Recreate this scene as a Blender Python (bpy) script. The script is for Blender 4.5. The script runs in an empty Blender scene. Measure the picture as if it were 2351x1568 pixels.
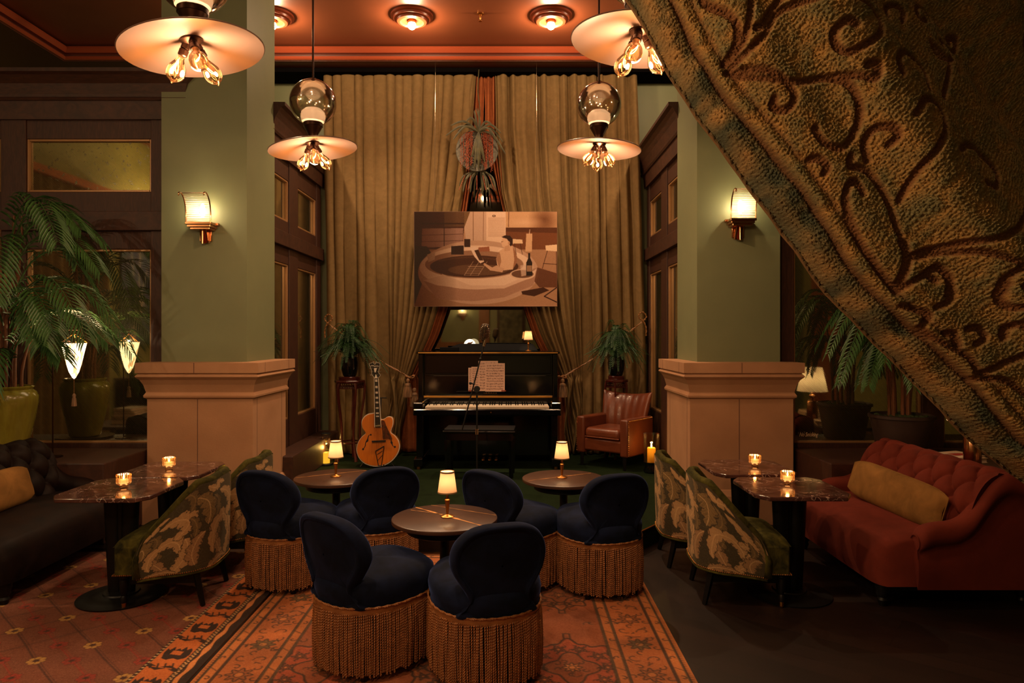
import bpy, math, random
import numpy as np
from mathutils import Vector, Matrix
random.seed(7)
R = math.radians
PI = math.pi
SC = bpy.context.scene
COL = SC.collection

# ------------------------------------------------------------------ camera
F, CX, CY, EYE = 1600.0, 1172.0, 768.0, 1.55      # focal length and principal point in pixels of 2351x1568
cam_d = bpy.data.cameras.new('camera'); cam = bpy.data.objects.new('camera', cam_d); COL.objects.link(cam)
cam.location = (0, 0, EYE); cam.rotation_euler = (R(90), 0, 0)
cam_d.sensor_width = 36; cam_d.sensor_fit = 'HORIZONTAL'; cam_d.lens = 36*F/2351
cam_d.shift_x = (1175.5-CX)/2351; cam_d.shift_y = -(784-CY)/2351; cam_d.clip_start = .05
SC.camera = cam
def P(px, py, D): return Vector(((px-CX)/F*D, D, EYE-(py-CY)/F*D))

# ------------------------------------------------------------------ world, exposure
w = bpy.data.worlds.new('world'); SC.world = w; w.use_nodes = True
w.node_tree.nodes['Background'].inputs[0].default_value = (.02, .016, .012, 1)
w.node_tree.nodes['Background'].inputs[1].default_value = 1.0
SC.view_settings.view_transform = 'Standard'; SC.view_settings.look = 'None'
SC.view_settings.exposure = 0.0; SC.view_settings.gamma = 1; SC.view_settings.use_curve_mapping = False

WARM = (1, .66, .38); AMBER = (1, .60, .32); PALE = (1, .74, .42)
def point(name, loc, energy, color=WARM, radius=.03, parent=None):
    d = bpy.data.lights.new(name, 'POINT'); d.energy = energy; d.color = color; d.shadow_soft_size = radius
    o = bpy.data.objects.new(name, d); COL.objects.link(o); o.location = loc
    if parent: o.parent = parent
    return o
def spot(name, loc, energy, color=WARM, angle=110, blend=.6, radius=.05, parent=None):
    d = bpy.data.lights.new(name, 'SPOT'); d.energy = energy; d.color = color; d.shadow_soft_size = radius
    d.spot_size = R(angle); d.spot_blend = blend
    o = bpy.data.objects.new(name, d); COL.objects.link(o); o.location = loc
    if parent: o.parent = parent
    return o

# ------------------------------------------------------------------ light levels (lamps are built further down)
L_PEND, L_SCONCE, L_DOWN_UP, L_DOWN, L_TABLE, L_TEA, L_HURR = 32, 26, 62, 150, 1.5, .9, 1.5

# ------------------------------------------------------------------ materials
def lin(c):
    c = np.asarray(c, float)/255.0
    return np.where(c <= .04045, c/12.92, ((c+.055)/1.055)**2.4)
def rgb(h):
    return tuple(lin([int(h[i:i+2], 16) for i in (0, 2, 4)]))+(1,)
class NT:
    def __init__(s, name):
        s.m = bpy.data.materials.new(name); s.m.use_nodes = True; s.t = s.m.node_tree
        s.b = s.t.nodes['Principled BSDF']; s.out = s.t.nodes['Material Output']
        s.tc = None
    def n(s, typ, **kw):
        x = s.t.nodes.new(typ)
        for k, v in kw.items():
            if k.startswith('i_'):
                key = k[2:]; key = int(key) if key.isdigit() else key.replace('_', ' ')
                x.inputs[key].default_value = v
            else: setattr(x, k, v)
        return x
    def l(s, a, b): s.t.links.new(a, b)
    def co(s, scale=(1, 1, 1), rot=(0, 0, 0)):
        if not s.tc: s.tc = s.n('ShaderNodeTexCoord')
        mp = s.n('ShaderNodeMapping'); mp.inputs['Scale'].default_value = scale; mp.inputs['Rotation'].default_value = rot
        s.l(s.tc.outputs['Object'], mp.inputs['Vector']); return mp.outputs[0]
    def noise(s, scale=5, detail=4, vec=None, rough=.55, dist=0):
        x = s.n('ShaderNodeTexNoise'); x.inputs['Scale'].default_value = scale; x.inputs['Detail'].default_value = detail
        x.inputs['Roughness'].default_value = rough; x.inputs['Distortion'].default_value = dist
        s.l(vec or s.co(), x.inputs['Vector']); return x.outputs['Fac']
    def ramp(s, fac, stops):
        x = s.n('ShaderNodeValToRGB'); cr = x.color_ramp
        while len(cr.elements) < len(stops): cr.elements.new(.5)
        for e, (p, c) in zip(cr.elements, stops): e.position = p; e.color = c if len(c) == 4 else (*c, 1)
        s.l(fac, x.inputs[0]); return x.outputs[0]
    def math(s, op, a, b=None, c=None):
        x = s.n('ShaderNodeMath', operation=op)
        for i, v in enumerate((a, b, c)):
            if v is None: continue
            if isinstance(v, (int, float)): x.inputs[i].default_value = v
            else: s.l(v, x.inputs[i])
        return x.outputs[0]
    def mix(s, f, a, b):
        x = s.n('ShaderNodeMix', data_type='RGBA')
        for i, v in ((0, f), (6, a), (7, b)):
            if isinstance(v, (int, float)): x.inputs[i].default_value = v
            elif isinstance(v, tuple): x.inputs[i].default_value = v
            else: s.l(v, x.inputs[i])
        return x.outputs[2]
    def bump(s, h, strength=.3, dist=.01):
        x = s.n('ShaderNodeBump'); x.inputs['Strength'].default_value = strength; x.inputs['Distance'].default_value = dist
        s.l(h, x.inputs['Height']); s.l(x.outputs[0], s.b.inputs['Normal']); return x
    def set(s, **kw):
        for k, v in kw.items(): s.b.inputs[k.replace('_', ' ')].default_value = v
    def col(s, sock): s.l(sock, s.b.inputs['Base Color'])
def simple(name, h, rough=.5, metal=0, h2=None, ns=6, bs=None, bstr=.2, bd=.005, vec=(1, 1, 1), sheen=0, sheent=None, coat=0, spec=None, vcol=False):
    t = NT(name); t.set(Roughness=rough, Metallic=metal)
    t.b.inputs['Base Color'].default_value = rgb(h)
    if vcol:
        a = t.n('ShaderNodeVertexColor'); a.layer_name = 'paint'
        nz = t.noise(ns, 3, t.co(vec)); t.col(t.mix(t.math('MULTIPLY', nz, .22), a.outputs[0], t.mix(.5, a.outputs[0], rgb(h))))
    elif h2: t.col(t.ramp(t.noise(ns, 5, t.co(vec)), [(.3, rgb(h)), (.7, rgb(h2))]))
    if bs: t.bump(t.noise(bs, 3, t.co(vec)), bstr, bd)
    if sheen:
        t.set(Sheen_Weight=sheen, Sheen_Roughness=.35); t.b.inputs['Sheen Tint'].default_value = rgb(sheent or h)
    if coat: t.set(Coat_Weight=coat, Coat_Roughness=.08)
    if spec is not None: t.b.inputs['Specular IOR Level'].default_value = spec
    return t.m
def emit(name, c, s):
    t = NT(name); t.b.inputs['Base Color'].default_value = (0, 0, 0, 1)
    t.b.inputs['Emission Color'].default_value = (*c, 1); t.set(Emission_Strength=s); return t.m
def thin_glass(name, tint=(1, 1, 1), gloss=.12, gcol=(1, 1, 1), rough=.03, milk=0):
    t = NT(name); t.t.nodes.remove(t.b)
    tr = t.n('ShaderNodeBsdfTransparent'); tr.inputs[0].default_value = (*tint, 1)
    g = t.n('ShaderNodeBsdfGlossy'); g.inputs[0].default_value = (*gcol, 1); g.inputs['Roughness'].default_value = rough
    lw = t.n('ShaderNodeLayerWeight'); lw.inputs[0].default_value = .35
    mx = t.n('ShaderNodeMixShader')
    f = t.math('ADD', t.math('MULTIPLY', lw.outputs['Fresnel'], .8), gloss)
    t.l(f, mx.inputs[0]); t.l(tr.outputs[0], mx.inputs[1]); t.l(g.outputs[0], mx.inputs[2]); o = mx
    if milk:
        tl = t.n('ShaderNodeBsdfTranslucent'); tl.inputs[0].default_value = (1, .93, .8, 1)
        m2 = t.n('ShaderNodeMixShader'); m2.inputs[0].default_value = milk
        t.l(mx.outputs[0], m2.inputs[1]); t.l(tl.outputs[0], m2.inputs[2]); o = m2
    t.l(o.outputs[0], t.out.inputs[0]); return t.m
def translucent(name, c, f=.5, spec=0):
    t = NT(name); t.b.inputs['Base Color'].default_value = (*c, 1); t.set(Roughness=.35 if spec else .8)
    tl = t.n('ShaderNodeBsdfTranslucent'); tl.inputs[0].default_value = (*c, 1)
    mx = t.n('ShaderNodeMixShader'); mx.inputs[0].default_value = f
    t.l(t.b.outputs[0], mx.inputs[1]); t.l(tl.outputs[0], mx.inputs[2]); t.l(mx.outputs[0], t.out.inputs[0]); return t.m
def wood(name, a, b, rough=.4, scale=(3, 30, 30), coat=.0):
    t = NT(name); t.set(Roughness=rough)
    n1 = t.noise(3, 6, t.co(scale), .6, 1.2); t.col(t.ramp(n1, [(.3, rgb(a)), (.75, rgb(b))]))
    t.bump(n1, .25, .002)
    if coat: t.set(Coat_Weight=coat, Coat_Roughness=.15)
    return t.m
def mirror(name, stain=0, tint='c4c0a4', cell=.015):
    t = NT(name); t.set(Metallic=1, Roughness=.035); t.tc = t.n('ShaderNodeTexCoord')
    sx = t.n('ShaderNodeSeparateXYZ'); t.l(t.tc.outputs['Object'], sx.inputs[0])
    def line(sign):
        a = t.math('DIVIDE', t.math('MULTIPLY_ADD', sx.outputs[2], sign, sx.outputs[0]), cell)
        return t.math('LESS_THAN', t.math('ABSOLUTE', t.math('SUBTRACT', t.math('FRACT', a), .5)), .065)
    wire = t.math('MAXIMUM', line(1.0), t.math('MULTIPLY', line(-1.0), .6))
    base = t.noise(8, 6, t.co())
    c = t.mix(base, rgb(tint), rgb('a09c80'))
    if stain:
        st = t.math('GREATER_THAN', t.noise(26, 6, t.co(), .65), .6)
        st2 = t.math('MULTIPLY', st, stain)
        c = t.mix(st2, c, rgb('2c2a16'))
        t.l(t.math('MULTIPLY_ADD', st2, .25, .04), t.b.inputs['Roughness'])
    br = t.n('ShaderNodeBsdfPrincipled'); br.inputs['Base Color'].default_value = rgb('8a7a55'); br.inputs['Roughness'].default_value = .45
    t.col(c)
    mx = t.n('ShaderNodeMixShader'); t.l(t.math('MULTIPLY', wire, .45), mx.inputs[0]); t.l(t.b.outputs[0], mx.inputs[1]); t.l(br.outputs[0], mx.inputs[2])
    t.l(mx.outputs[0], t.out.inputs[0]); return t.m
def marble(name):
    t = NT(name); t.set(Roughness=.12, Coat_Weight=.4)
    v = t.n('ShaderNodeTexVoronoi', feature='DISTANCE_TO_EDGE'); v.inputs['Scale'].default_value = 9
    nz = t.n('ShaderNodeTexNoise'); nz.inputs['Scale'].default_value = 7; nz.inputs['Detail'].default_value = 6; t.l(t.co(), nz.inputs['Vector'])
    ad = t.n('ShaderNodeVectorMath', operation='MULTIPLY_ADD'); t.l(nz.outputs['Color'], ad.inputs[0]); ad.inputs[1].default_value = (.45, .45, .45); t.l(t.co(), ad.inputs[2])
    t.l(ad.outputs[0], v.inputs['Vector'])
    vein = t.ramp(v.outputs[0], [(0, (1, 1, 1)), (.035, (0, 0, 0))])
    nb = t.noise(14, 6); vm = t.math('MULTIPLY', vein, t.ramp(t.noise(5, 3), [(.45, (0, 0, 0)), (.6, (1, 1, 1))]))
    c = t.ramp(nb, [(.3, rgb('2c1a17')), (.55, rgb('50322b')), (.8, rgb('6e4c42'))])
    t.col(t.mix(vm, c, rgb('c9a695'))); return t.m
def velvet(name, a, b, tint, sheen=.8, ns=9):
    t = NT(name); t.set(Roughness=.9, Sheen_Weight=sheen, Sheen_Roughness=.3); t.b.inputs['Sheen Tint'].default_value = rgb(tint)
    t.b.inputs['Specular IOR Level'].default_value = .15
    nz = t.noise(ns, 5, None, .6, .6); t.col(t.ramp(nz, [(.35, rgb(a)), (.7, rgb(b))])); t.bump(t.noise(30, 4), .12, .004); return t.m
def planks(name):
    t = NT(name); t.set(Roughness=.42)
    br = t.n('ShaderNodeTexBrick'); br.inputs['Scale'].default_value = 1; br.inputs['Mortar Size'].default_value = .002
    br.inputs['Brick Width'].default_value = 1.3; br.inputs['Row Height'].default_value = .13
    br.inputs['Color1'].default_value = rgb('1c110c'); br.inputs['Color2'].default_value = rgb('2a1a14'); br.inputs['Mortar'].default_value = rgb('0c0806')
    t.l(t.co((1, 1, 1), (0, 0, R(38))), br.inputs['Vector'])
    n1 = t.noise(3, 6, t.co((3, 25, 3), (0, 0, R(38))), .6)
    t.col(t.mix(t.math('MULTIPLY', n1, .8), br.outputs[0], rgb('160e0a'))); t.bump(br.outputs['Fac'], -.3, .002); return t.m

GREEN = simple('sage wall paint', '787d5b', .55, h2='707555', ns=2, bs=60, bstr=.06)
OLIVE = simple('olive wallpaper', '8a8348', .7, h2='7a7642', ns=3)
CEIL = simple('terracotta ceiling paint', '84482c', .42, h2='784026', ns=2, bs=50, bstr=.04)
CEILT = simple('terracotta moulding paint', '96452a', .35)
STONE = simple('pink limestone', 'b48662', .75, h2='a57856', ns=3, bs=90, bstr=.25, bd=.003)
STONE_J = simple('stone joint', '6a4a3c', .9)
OAK = wood('dark stained oak', '28130a', '4a2818', .55, (3, 30, 3))
OAKV = wood('dark stained oak upright', '28130a', '4a2818', .55, (30, 30, 3))
BEAD = simple('copper toned beading', 'a07850', .3, .3)
MIRROR = mirror('wired mirror glass'); MIRRORS = mirror('speckled wired mirror glass', .6, 'c8c49c')
MIRRORP = simple('antique mirror glass', '8f8a76', .03, 1)
FLOORM = planks('dark oak planks')
GCARPET = simple('bottle green carpet', '16240f', .95, h2='101b0a', ns=12, bs=300, bstr=.5, sheen=0, spec=.1)
BRASS = simple('brushed brass', 'c58a4a', .28, 1); COPPER = simple('polished copper', 'c88c62', .16, 1)
GOLD = simple('gold strip', 'd09a4c', .3, 1); BRONZE = simple('dark bronze', '3a2418', .38, .9)
BLACKL = simple('black piano lacquer', '08080a', .12, coat=.6); BLACKW = simple('black painted wood', '0b0908', .45, spec=.3)
BLACKM = simple('black powder coated metal', '0c0b0b', .5, .2)
CHROME = simple('nickel plated metal', 'b8a894', .2, 1)
NAVY = velvet('navy velvet', '090f1e', '121c38', '4a60a0', .65)
GVEL = velvet('moss green velvet', '1e1e0a', '544e1e', '6c6830', .4, 14)
FRINGE = simple('copper gold bullion fringe', 'a0683a', .55, h2='80502a', ns=30, sheen=.4, sheent='d08a50')
REDV = velvet('brick red velvet', '60261b', '702d20', '944434', .3, 5)
OXBL = simple('dark oxblood leather', '100908', .6, h2='1e100a', ns=9, coat=.0, spec=.15)
GOLDV = velvet('old gold velvet', '6e4e26', '8a6232', 'b88a4c', .4, 7)
TANL = simple('tan leather', '5c2b18', .36, h2='72381f', ns=5, bs=60, bstr=.15, coat=.2)
MARBLE = marble('red brown veined marble')
DRAPE = velvet('olive velvet drape', '6c5636', '78603e', 'a08858', .3, 14)
RUST = velvet('rust lining cloth', '84482a', '9a5832', 'b87040', .2, 12)
LEAF = simple('palm leaf', '284820', .42, h2='446a32', ns=9)
FERN = simple('fern leaf', '163218', .5, h2='284e20', ns=12)
CANE = simple('palm cane', '8a5230', .5, h2='5c3a1c', ns=8, vec=(6, 6, 1))
GLAZE = simple('mustard green glaze', '8c8430', .22, h2='7a6c24', ns=4, vec=(6, 6, .6), coat=.5)
DARKPOT = simple('dark brown clay', '38241a', .6, h2='2c1c14', ns=6)
SOIL = simple('moss', '2a3414', .95, h2='3c4a1c', ns=30, bs=60, bstr=.8, bd=.02)
LACQ = simple('red brown lacquer wood', '3c1610', .25, h2='54201a', ns=5, coat=.5)
MILK = translucent('milk glass', (.26, .175, .14), .35, 1)
SHADE = translucent('linen lamp shade', (.9, .72, .56), .55)
BULBG = thin_glass('amber bulb glass', (1, .82, .58), .04); CLEARG = thin_glass('clear glass', (.97, .97, .93), .05)
AMBERG = thin_glass('amber ribbed glass', (1, .82, .6), .10, (1, .9, .8), .08)
SILVERG = thin_glass('mercury glass', (.95, .86, .76), .34, (1, .92, .84), .10)
RIBG = thin_glass('ribbed sconce glass', (1, .95, .85), .08, (1, 1, 1), .1, .3)
FILAM = emit('glowing filament', (1, .5, .16), 30); GLOWB = emit('glowing bulb', (1, .78, .45), 40)
FLAME = emit('candle flame', (1, .6, .2), 40)
WAX = translucent('white wax', (.9, .6, .35), .5); YWAX = emit('glowing yellow candle wax', (1, .5, .03), 1.1)
PAPER = simple('cream paper', 'd8b8a0', .8); INK = simple('ink', '1a1414', .8)
ROPE = simple('twisted gold rope', 'a06a34', .5, h2='5c3a1c', ns=60); TASSEL = simple('tassel thread', 'a87e58', .6, h2='4c3a30', ns=50, vec=(1, 1, .1))
IVORY = simple('ivory', 'd8c8b4', .3)

# ------------------------------------------------------------------ mesh builder
class MB:
    def __init__(s): s.v = []; s.f = []; s.mi = []; s.col = None
    def add(s, vs, fs, mi=0, M=None):
        b = len(s.v)
        if M is not None: vs = [tuple(M @ Vector(v)) for v in vs]
        s.v.extend([tuple(v) for v in vs]); s.f.extend([tuple(b+i for i in f) for f in fs]); s.mi.extend([mi]*len(fs)); return s
    def boxb(s, x0, x1, y0, y1, z0, z1, mi=0, M=None):
        vs = [(x, y, z) for z in (z0, z1) for y in (y0, y1) for x in (x0, x1)]
        return s.add(vs, [(0, 2, 3, 1), (4, 5, 7, 6), (0, 1, 5, 4), (1, 3, 7, 5), (3, 2, 6, 7), (2, 0, 4, 6)], mi, M)
    def box(s, c, d, rz=0, mi=0, M=None):
        T = Matrix.Translation(c) @ Matrix.Rotation(rz, 4, 'Z')
        if M is not None: T = M @ T
        return s.boxb(-d[0]/2, d[0]/2, -d[1]/2, d[1]/2, -d[2]/2, d[2]/2, mi, T)
    def tube(s, pts, r, n=8, mi=0, closed=False, sq=1.0, twist=0, tw0=0):
        pts = [Vector(p) for p in pts]; m = len(pts)
        rs = r if isinstance(r, (list, tuple)) else [r]*m
        vs = []; up = None
        for i in range(m):
            if closed: d = pts[(i+1) % m]-pts[i-1]
            else: d = pts[min(i+1, m-1)]-pts[max(i-1, 0)]
            if d.length < 1e-9: d = Vector((0, 0, 1))
            d.normalize()
            if up is None: up = Vector((0, 0, 1)) if abs(d.z) < .9 else Vector((1, 0, 0))
            a = (up-d*up.dot(d))
            if a.length < 1e-6: a = d.orthogonal()
            a.normalize(); up = a; b = d.cross(a)
            for k in range(n):
                t = 2*PI*k/n+i*twist; 
                if twist:
                    ca, sa = math.cos(2*PI*k/n)*rs[i], math.sin(2*PI*k/n)*rs[i]*sq; q = i*twist+tw0
                    vs.append(pts[i]+a*(ca*math.cos(q)-sa*math.sin(q))+b*(ca*math.sin(q)+sa*math.cos(q)))
                else: vs.append(pts[i]+a*math.cos(t)*rs[i]+b*math.sin(t)*rs[i]*sq)
        fs = []
        for i in range(m if closed else m-1):
            j = (i+1) % m
            for k in range(n): fs.append((i*n+k, i*n+(k+1) % n, j*n+(k+1) % n, j*n+k))
        if not closed: fs += [tuple(range(n))[::-1], tuple((m-1)*n+k for k in range(n))]
        return s.add(vs, fs, mi)
    def cyl(s, p0, p1, r0, r1=None, n=16, mi=0): return s.tube([p0, p1], [r0, r0 if r1 is None else r1], n, mi)
    def lathe(s, prof, c=(0, 0, 0), n=32, mi=0, M=None, rib=0, cap=True):
        vs = []; m = len(prof)
        for r, z in prof:
            for k in range(n):
                t = 2*PI*k/n; rr = max(r, 1e-4)*(1-(rib if k % 2 else 0))
                vs.append((c[0]+rr*math.cos(t), c[1]+rr*math.sin(t), c[2]+z))
        fs = [(i*n+k, i*n+(k+1) % n, (i+1)*n+(k+1) % n, (i+1)*n+k) for i in range(m-1) for k in range(n)]
        if cap: fs += [tuple(range(n))[::-1], tuple((m-1)*n+k for k in range(n))]
        return s.add(vs, fs, mi, M)
    def prism(s, poly, z0, z1, mi=0, M=None):
        n = len(poly); vs = [(x, y, z0) for x, y in poly]+[(x, y, z1) for x, y in poly]
        fs = [tuple(range(n))[::-1], tuple(range(n, 2*n))]+[(i, (i+1) % n, n+(i+1) % n, n+i) for i in range(n)]
        return s.add(vs, fs, mi, M)
    def grid(s, fn, nu, nv, cu=False, cv=False, mi=0, M=None):
        vs = [fn(i/(nu if cu else nu-1), j/(nv if cv else nv-1)) for j in range(nv) for i in range(nu)]
        fs = [(j*nu+i, j*nu+(i+1) % nu, ((j+1) % nv)*nu+(i+1) % nu, ((j+1) % nv)*nu+i) for j in range(nv if cv else nv-1) for i in range(nu if cu else nu-1)]
        return s.add(vs, fs, mi, M)
    def ball(s, c, r, n=12, m=8, mi=0, sc=(1, 1, 1)):
        prof = [(math.sin(PI*i/m)*r, -math.cos(PI*i/m)*r) for i in range(m+1)]
        T = Matrix.Translation(c) @ Matrix.Diagonal((*sc, 1)); return s.lathe(prof, (0, 0, 0), n, mi, T, cap=False)
    def build(s, name, mat, parent=None, smooth=True, bevel=0, bseg=2, sub=0, loc=None, ang=38, vcol=None, solid=0):
        me = bpy.data.meshes.new(name); me.from_pydata(s.v, [], s.f)
        mats = mat if isinstance(mat, (list, tuple)) else [mat]
        for m in mats: me.materials.append(m)
        if any(s.mi): me.polygons.foreach_set('material_index', s.mi)
        if smooth:
            me.polygons.foreach_set('use_smooth', [True]*len(s.f))
            if not sub: me.set_sharp_from_angle(angle=R(ang))
        if vcol is not None:
            a = me.color_attributes.new('paint', 'FLOAT_COLOR', 'POINT')
            c = np.ones((len(s.v), 4), np.float32); c[:, :3] = lin(vcol); a.data.foreach_set('color', c.ravel())
        me.update()
        o = bpy.data.objects.new(name, me); COL.objects.link(o)
        if loc is not None: o.location = loc
        if parent: o.parent = parent
        if bevel:
            md = o.modifiers.new('bevel', 'BEVEL'); md.width = bevel; md.segments = bseg; md.limit_method = 'ANGLE'; md.angle_limit = R(40)
        if sub:
            md = o.modifiers.new('sub', 'SUBSURF'); md.levels = sub; md.render_levels = sub
        if solid:
            md = o.modifiers.new('solid', 'SOLIDIFY'); md.thickness = solid; md.offset = 0
        return o
def tag(o, label=None, cat=None, group=None, kind=None):
    if label: o['label'] = label
    if cat: o['category'] = cat
    if group: o['group'] = group
    if kind: o['kind'] = kind
    return o
def thing(name, label, cat, loc=(0, 0, 0), rz=0, group=None, kind=None):
    o = bpy.data.objects.new(name, None); COL.objects.link(o); o.location = loc; o.rotation_euler = (0, 0, rz); o.empty_display_size = .05
    return tag(o, label, cat, group, kind)
def copytree(o, parent=None):
    c = o.copy(); COL.objects.link(c)
    if parent: c.parent = parent
    for ch in list(o.children): copytree(ch, c)
    return c
def dup(o, loc, rz, label, group=None):
    c = copytree(o); c.location = loc; c.rotation_euler = (0, 0, rz); c['label'] = label
    if group: c['group'] = group
    return c
def crom(pts, n=6, closed=False):
    pts = [np.array(p, float) for p in pts]; out = []; m = len(pts)
    for i in range(m if closed else m-1):
        p0 = pts[(i-1) % m] if closed else pts[max(i-1, 0)]; p1 = pts[i]; p2 = pts[(i+1) % m]; p3 = pts[(i+2) % m] if closed else pts[min(i+2, m-1)]
        for k in range(n):
            t = k/n; out.append(tuple(.5*((2*p1)+(-p0+p2)*t+(2*p0-5*p1+4*p2-p3)*t*t+(-p0+3*p1-3*p2+p3)*t**3)))
    if not closed: out.append(tuple(pts[-1]))
    return out
# ------------------------------------------------------------------ raster used to compute painted vertex colours
class Ras:
    def __init__(s, W, H, c): s.W, s.H = W, H; s.a = np.ones((H, W, 3))*np.array(c, float)
    def _box(s, x0, x1, y0, y1):
        x0, x1 = max(0, int(x0)), min(s.W, int(x1)+2); y0, y1 = max(0, int(y0)), min(s.H, int(y1)+2)
        if x0 >= x1 or y0 >= y1: return None
        return x0, x1, y0, y1, *np.meshgrid(np.arange(x0, x1)+.5, np.arange(y0, y1)+.5)
    def put(s, b, m, c, al=1):
        sl = s.a[b[2]:b[3], b[0]:b[1]]; m = np.clip(m, 0, 1)[..., None]*al; sl[:] = sl*(1-m)+np.array(c, float)*m
    def poly(s, pts, c, al=1):
        p = np.array(pts, float); b = s._box(p[:, 0].min(), p[:, 0].max(), p[:, 1].min(), p[:, 1].max())
        if b is None: return
        X, Y = b[4], b[5]; ins = np.zeros(X.shape, bool); q = np.roll(p, -1, 0)
        for (x1, y1), (x2, y2) in zip(p, q):
            if y1 == y2: continue
            ins ^= ((y1 > Y) != (y2 > Y)) & (X < (x2-x1)*(Y-y1)/(y2-y1)+x1)
        s.put(b, ins.astype(float), c, al)
    def line(s, pts, w, c, al=1):
        for (x1, y1), (x2, y2) in zip(pts[:-1], pts[1:]):
            b = s._box(min(x1, x2)-w-1, max(x1, x2)+w+1, min(y1, y2)-w-1, max(y1, y2)+w+1)
            if b is None: continue
            dx, dy = x2-x1, y2-y1; L = dx*dx+dy*dy+1e-9; t = np.clip(((b[4]-x1)*dx+(b[5]-y1)*dy)/L, 0, 1)
            d = np.hypot(b[4]-x1-t*dx, b[5]-y1-t*dy); s.put(b, w/2+.5-d, c, al)
    def rect(s, x0, y0, x1, y1, c, al=1): s.poly([(x0, y0), (x1, y0), (x1, y1), (x0, y1)], c, al)
    def ell(s, cx, cy, rx, ry, c, al=1, soft=0, w=0):
        b = s._box(cx-rx*(1+soft)-w, cx+rx*(1+soft)+w, cy-ry*(1+soft)-w, cy+ry*(1+soft)+w)
        if b is None: return
        d = np.hypot((b[4]-cx)/rx, (b[5]-cy)/ry)
        if w: m = w/2+.5-np.abs(d-1)*min(rx, ry)
        elif soft: m = (1+soft-d)/(2*soft)
        else: m = (1-d)*min(rx, ry)+.5
        s.put(b, m, c, al)
    def grain(s, k, seed=1):
        g = np.random.default_rng(seed).normal(0, k, (s.H, s.W, 1)); s.a = np.clip(s.a+g, 0, 255)
    def sample(s, U, V):
        x = np.clip(np.asarray(U)*(s.W-1), 0, s.W-1.001); y = np.clip(np.asarray(V)*(s.H-1), 0, s.H-1.001)
        i, j = x.astype(int), y.astype(int); fx, fy = (x-i)[..., None], (y-j)[..., None]; a = s.a
        return (a[j, i]*(1-fx)+a[j, i+1]*fx)*(1-fy)+(a[j+1, i]*(1-fx)+a[j+1, i+1]*fx)*fy
def painted(name, ras, nu, nv, fn, mat, parent=None, **kw):
    """a grid whose vertex colours come from the raster; v runs top to bottom"""
    U, V = np.meshgrid(np.linspace(0, 1, nu), np.linspace(0, 1, nv))
    pos = fn(U, V); mb = MB(); mb.v = [tuple(p) for p in np.stack(pos, -1).reshape(-1, 3).tolist()]
    idx = np.arange(nu*nv).reshape(nv, nu)
    q = np.stack([idx[:-1, :-1], idx[1:, :-1], idx[1:, 1:], idx[:-1, 1:]], -1).reshape(-1, 4); mb.f = [tuple(t) for t in q.tolist()]; mb.mi = [0]*len(mb.f)
    return mb.build(name, mat, parent, vcol=ras.sample(U, V).reshape(-1, 3), **kw)
# ================================================================== THE ROOM
def struct(name, mb, mat, label=None, parent=None, **kw):
    o = mb.build(name, mat, parent, **kw)
    if not parent: tag(o, label, None, kind='structure')
    return o
XL, XR, YB, YF, ZC = -6.0, 5.3, 8.52, -.8, 4.82
struct('floor', MB().boxb(XL-.1, XR+.1, YF-.1, YB+.1, -.1, 0), FLOORM, 'dark oak plank floor', smooth=False)
struct('wall_back', MB().boxb(XL, XR, YB, YB+.1, 0, ZC), GREEN, 'sage green back wall behind the drapes', smooth=False)
struct('wall_left', MB().boxb(XL-.1, XL, YF, YB, 0, ZC), OLIVE, 'olive left wall', smooth=False)
struct('wall_right', MB().boxb(XR, XR+.1, YF, YB, 0, ZC), OLIVE, 'olive right wall', smooth=False)
struct('wall_rear', MB().boxb(XL, XR, YF-.1, YF, 0, ZC), GREEN, 'green wall behind the viewer, seen in the mirrors', smooth=False)
struct('ceiling', MB().boxb(XL-.1, XR+.1, YF-.1, YB+.1, ZC, ZC+.1), CEIL, 'terracotta ceiling', smooth=False)
# dropped soffit round the ceiling tray, with its moulding
sx0, sx1, sy0, sy1, zs = -5.08, 4.38, .6, 7.93, 4.66
mb = MB()
mb.boxb(XL, XR, sy1, YB, zs, ZC); mb.boxb(XL, sx0, YF, sy1, zs, ZC); mb.boxb(sx1, XR, YF, sy1, zs, ZC); mb.boxb(sx0, sx1, YF, sy0, zs, ZC)
struct('trim_1', mb, simple('brown soffit paint', '55281a', .5), 'dropped soffit round the ceiling', smooth=False)
def ring(off, z0, z1):
    mb = MB()
    mb.add([(x, y, z) for (x, y, z) in [(sx0+o, sy0+o, z) if k == 0 else (sx1-o, sy0+o, z) if k == 1 else (sx1-o, sy1-o, z) if k == 2 else (sx0+o, sy1-o, z) for (o, z) in [(0, z0), (off*.6, z0), (off, (z0+z1)/2), (off*.8, z1), (0, z1)] for k in range(4)]],
           [(j*4+k, j*4+(k+1) % 4, (j+1)*4+(k+1) % 4, (j+1)*4+k) for j in range(4) for k in range(4)])
    return mb
mb = ring(.05, 4.665, 4.70); m2 = ring(.09, 4.735, 4.80)
mb.add(m2.v, m2.f); struct('trim_2', mb, CEILT, 'double moulding round the ceiling tray', smooth=False)
struct('trim_3', MB().boxb(-2.9, 2.3, 8.12, 8.50, 4.61, 4.66), simple('matt black board', '060404', .95, spec=.05), 'black curtain track board', smooth=False)
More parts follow.
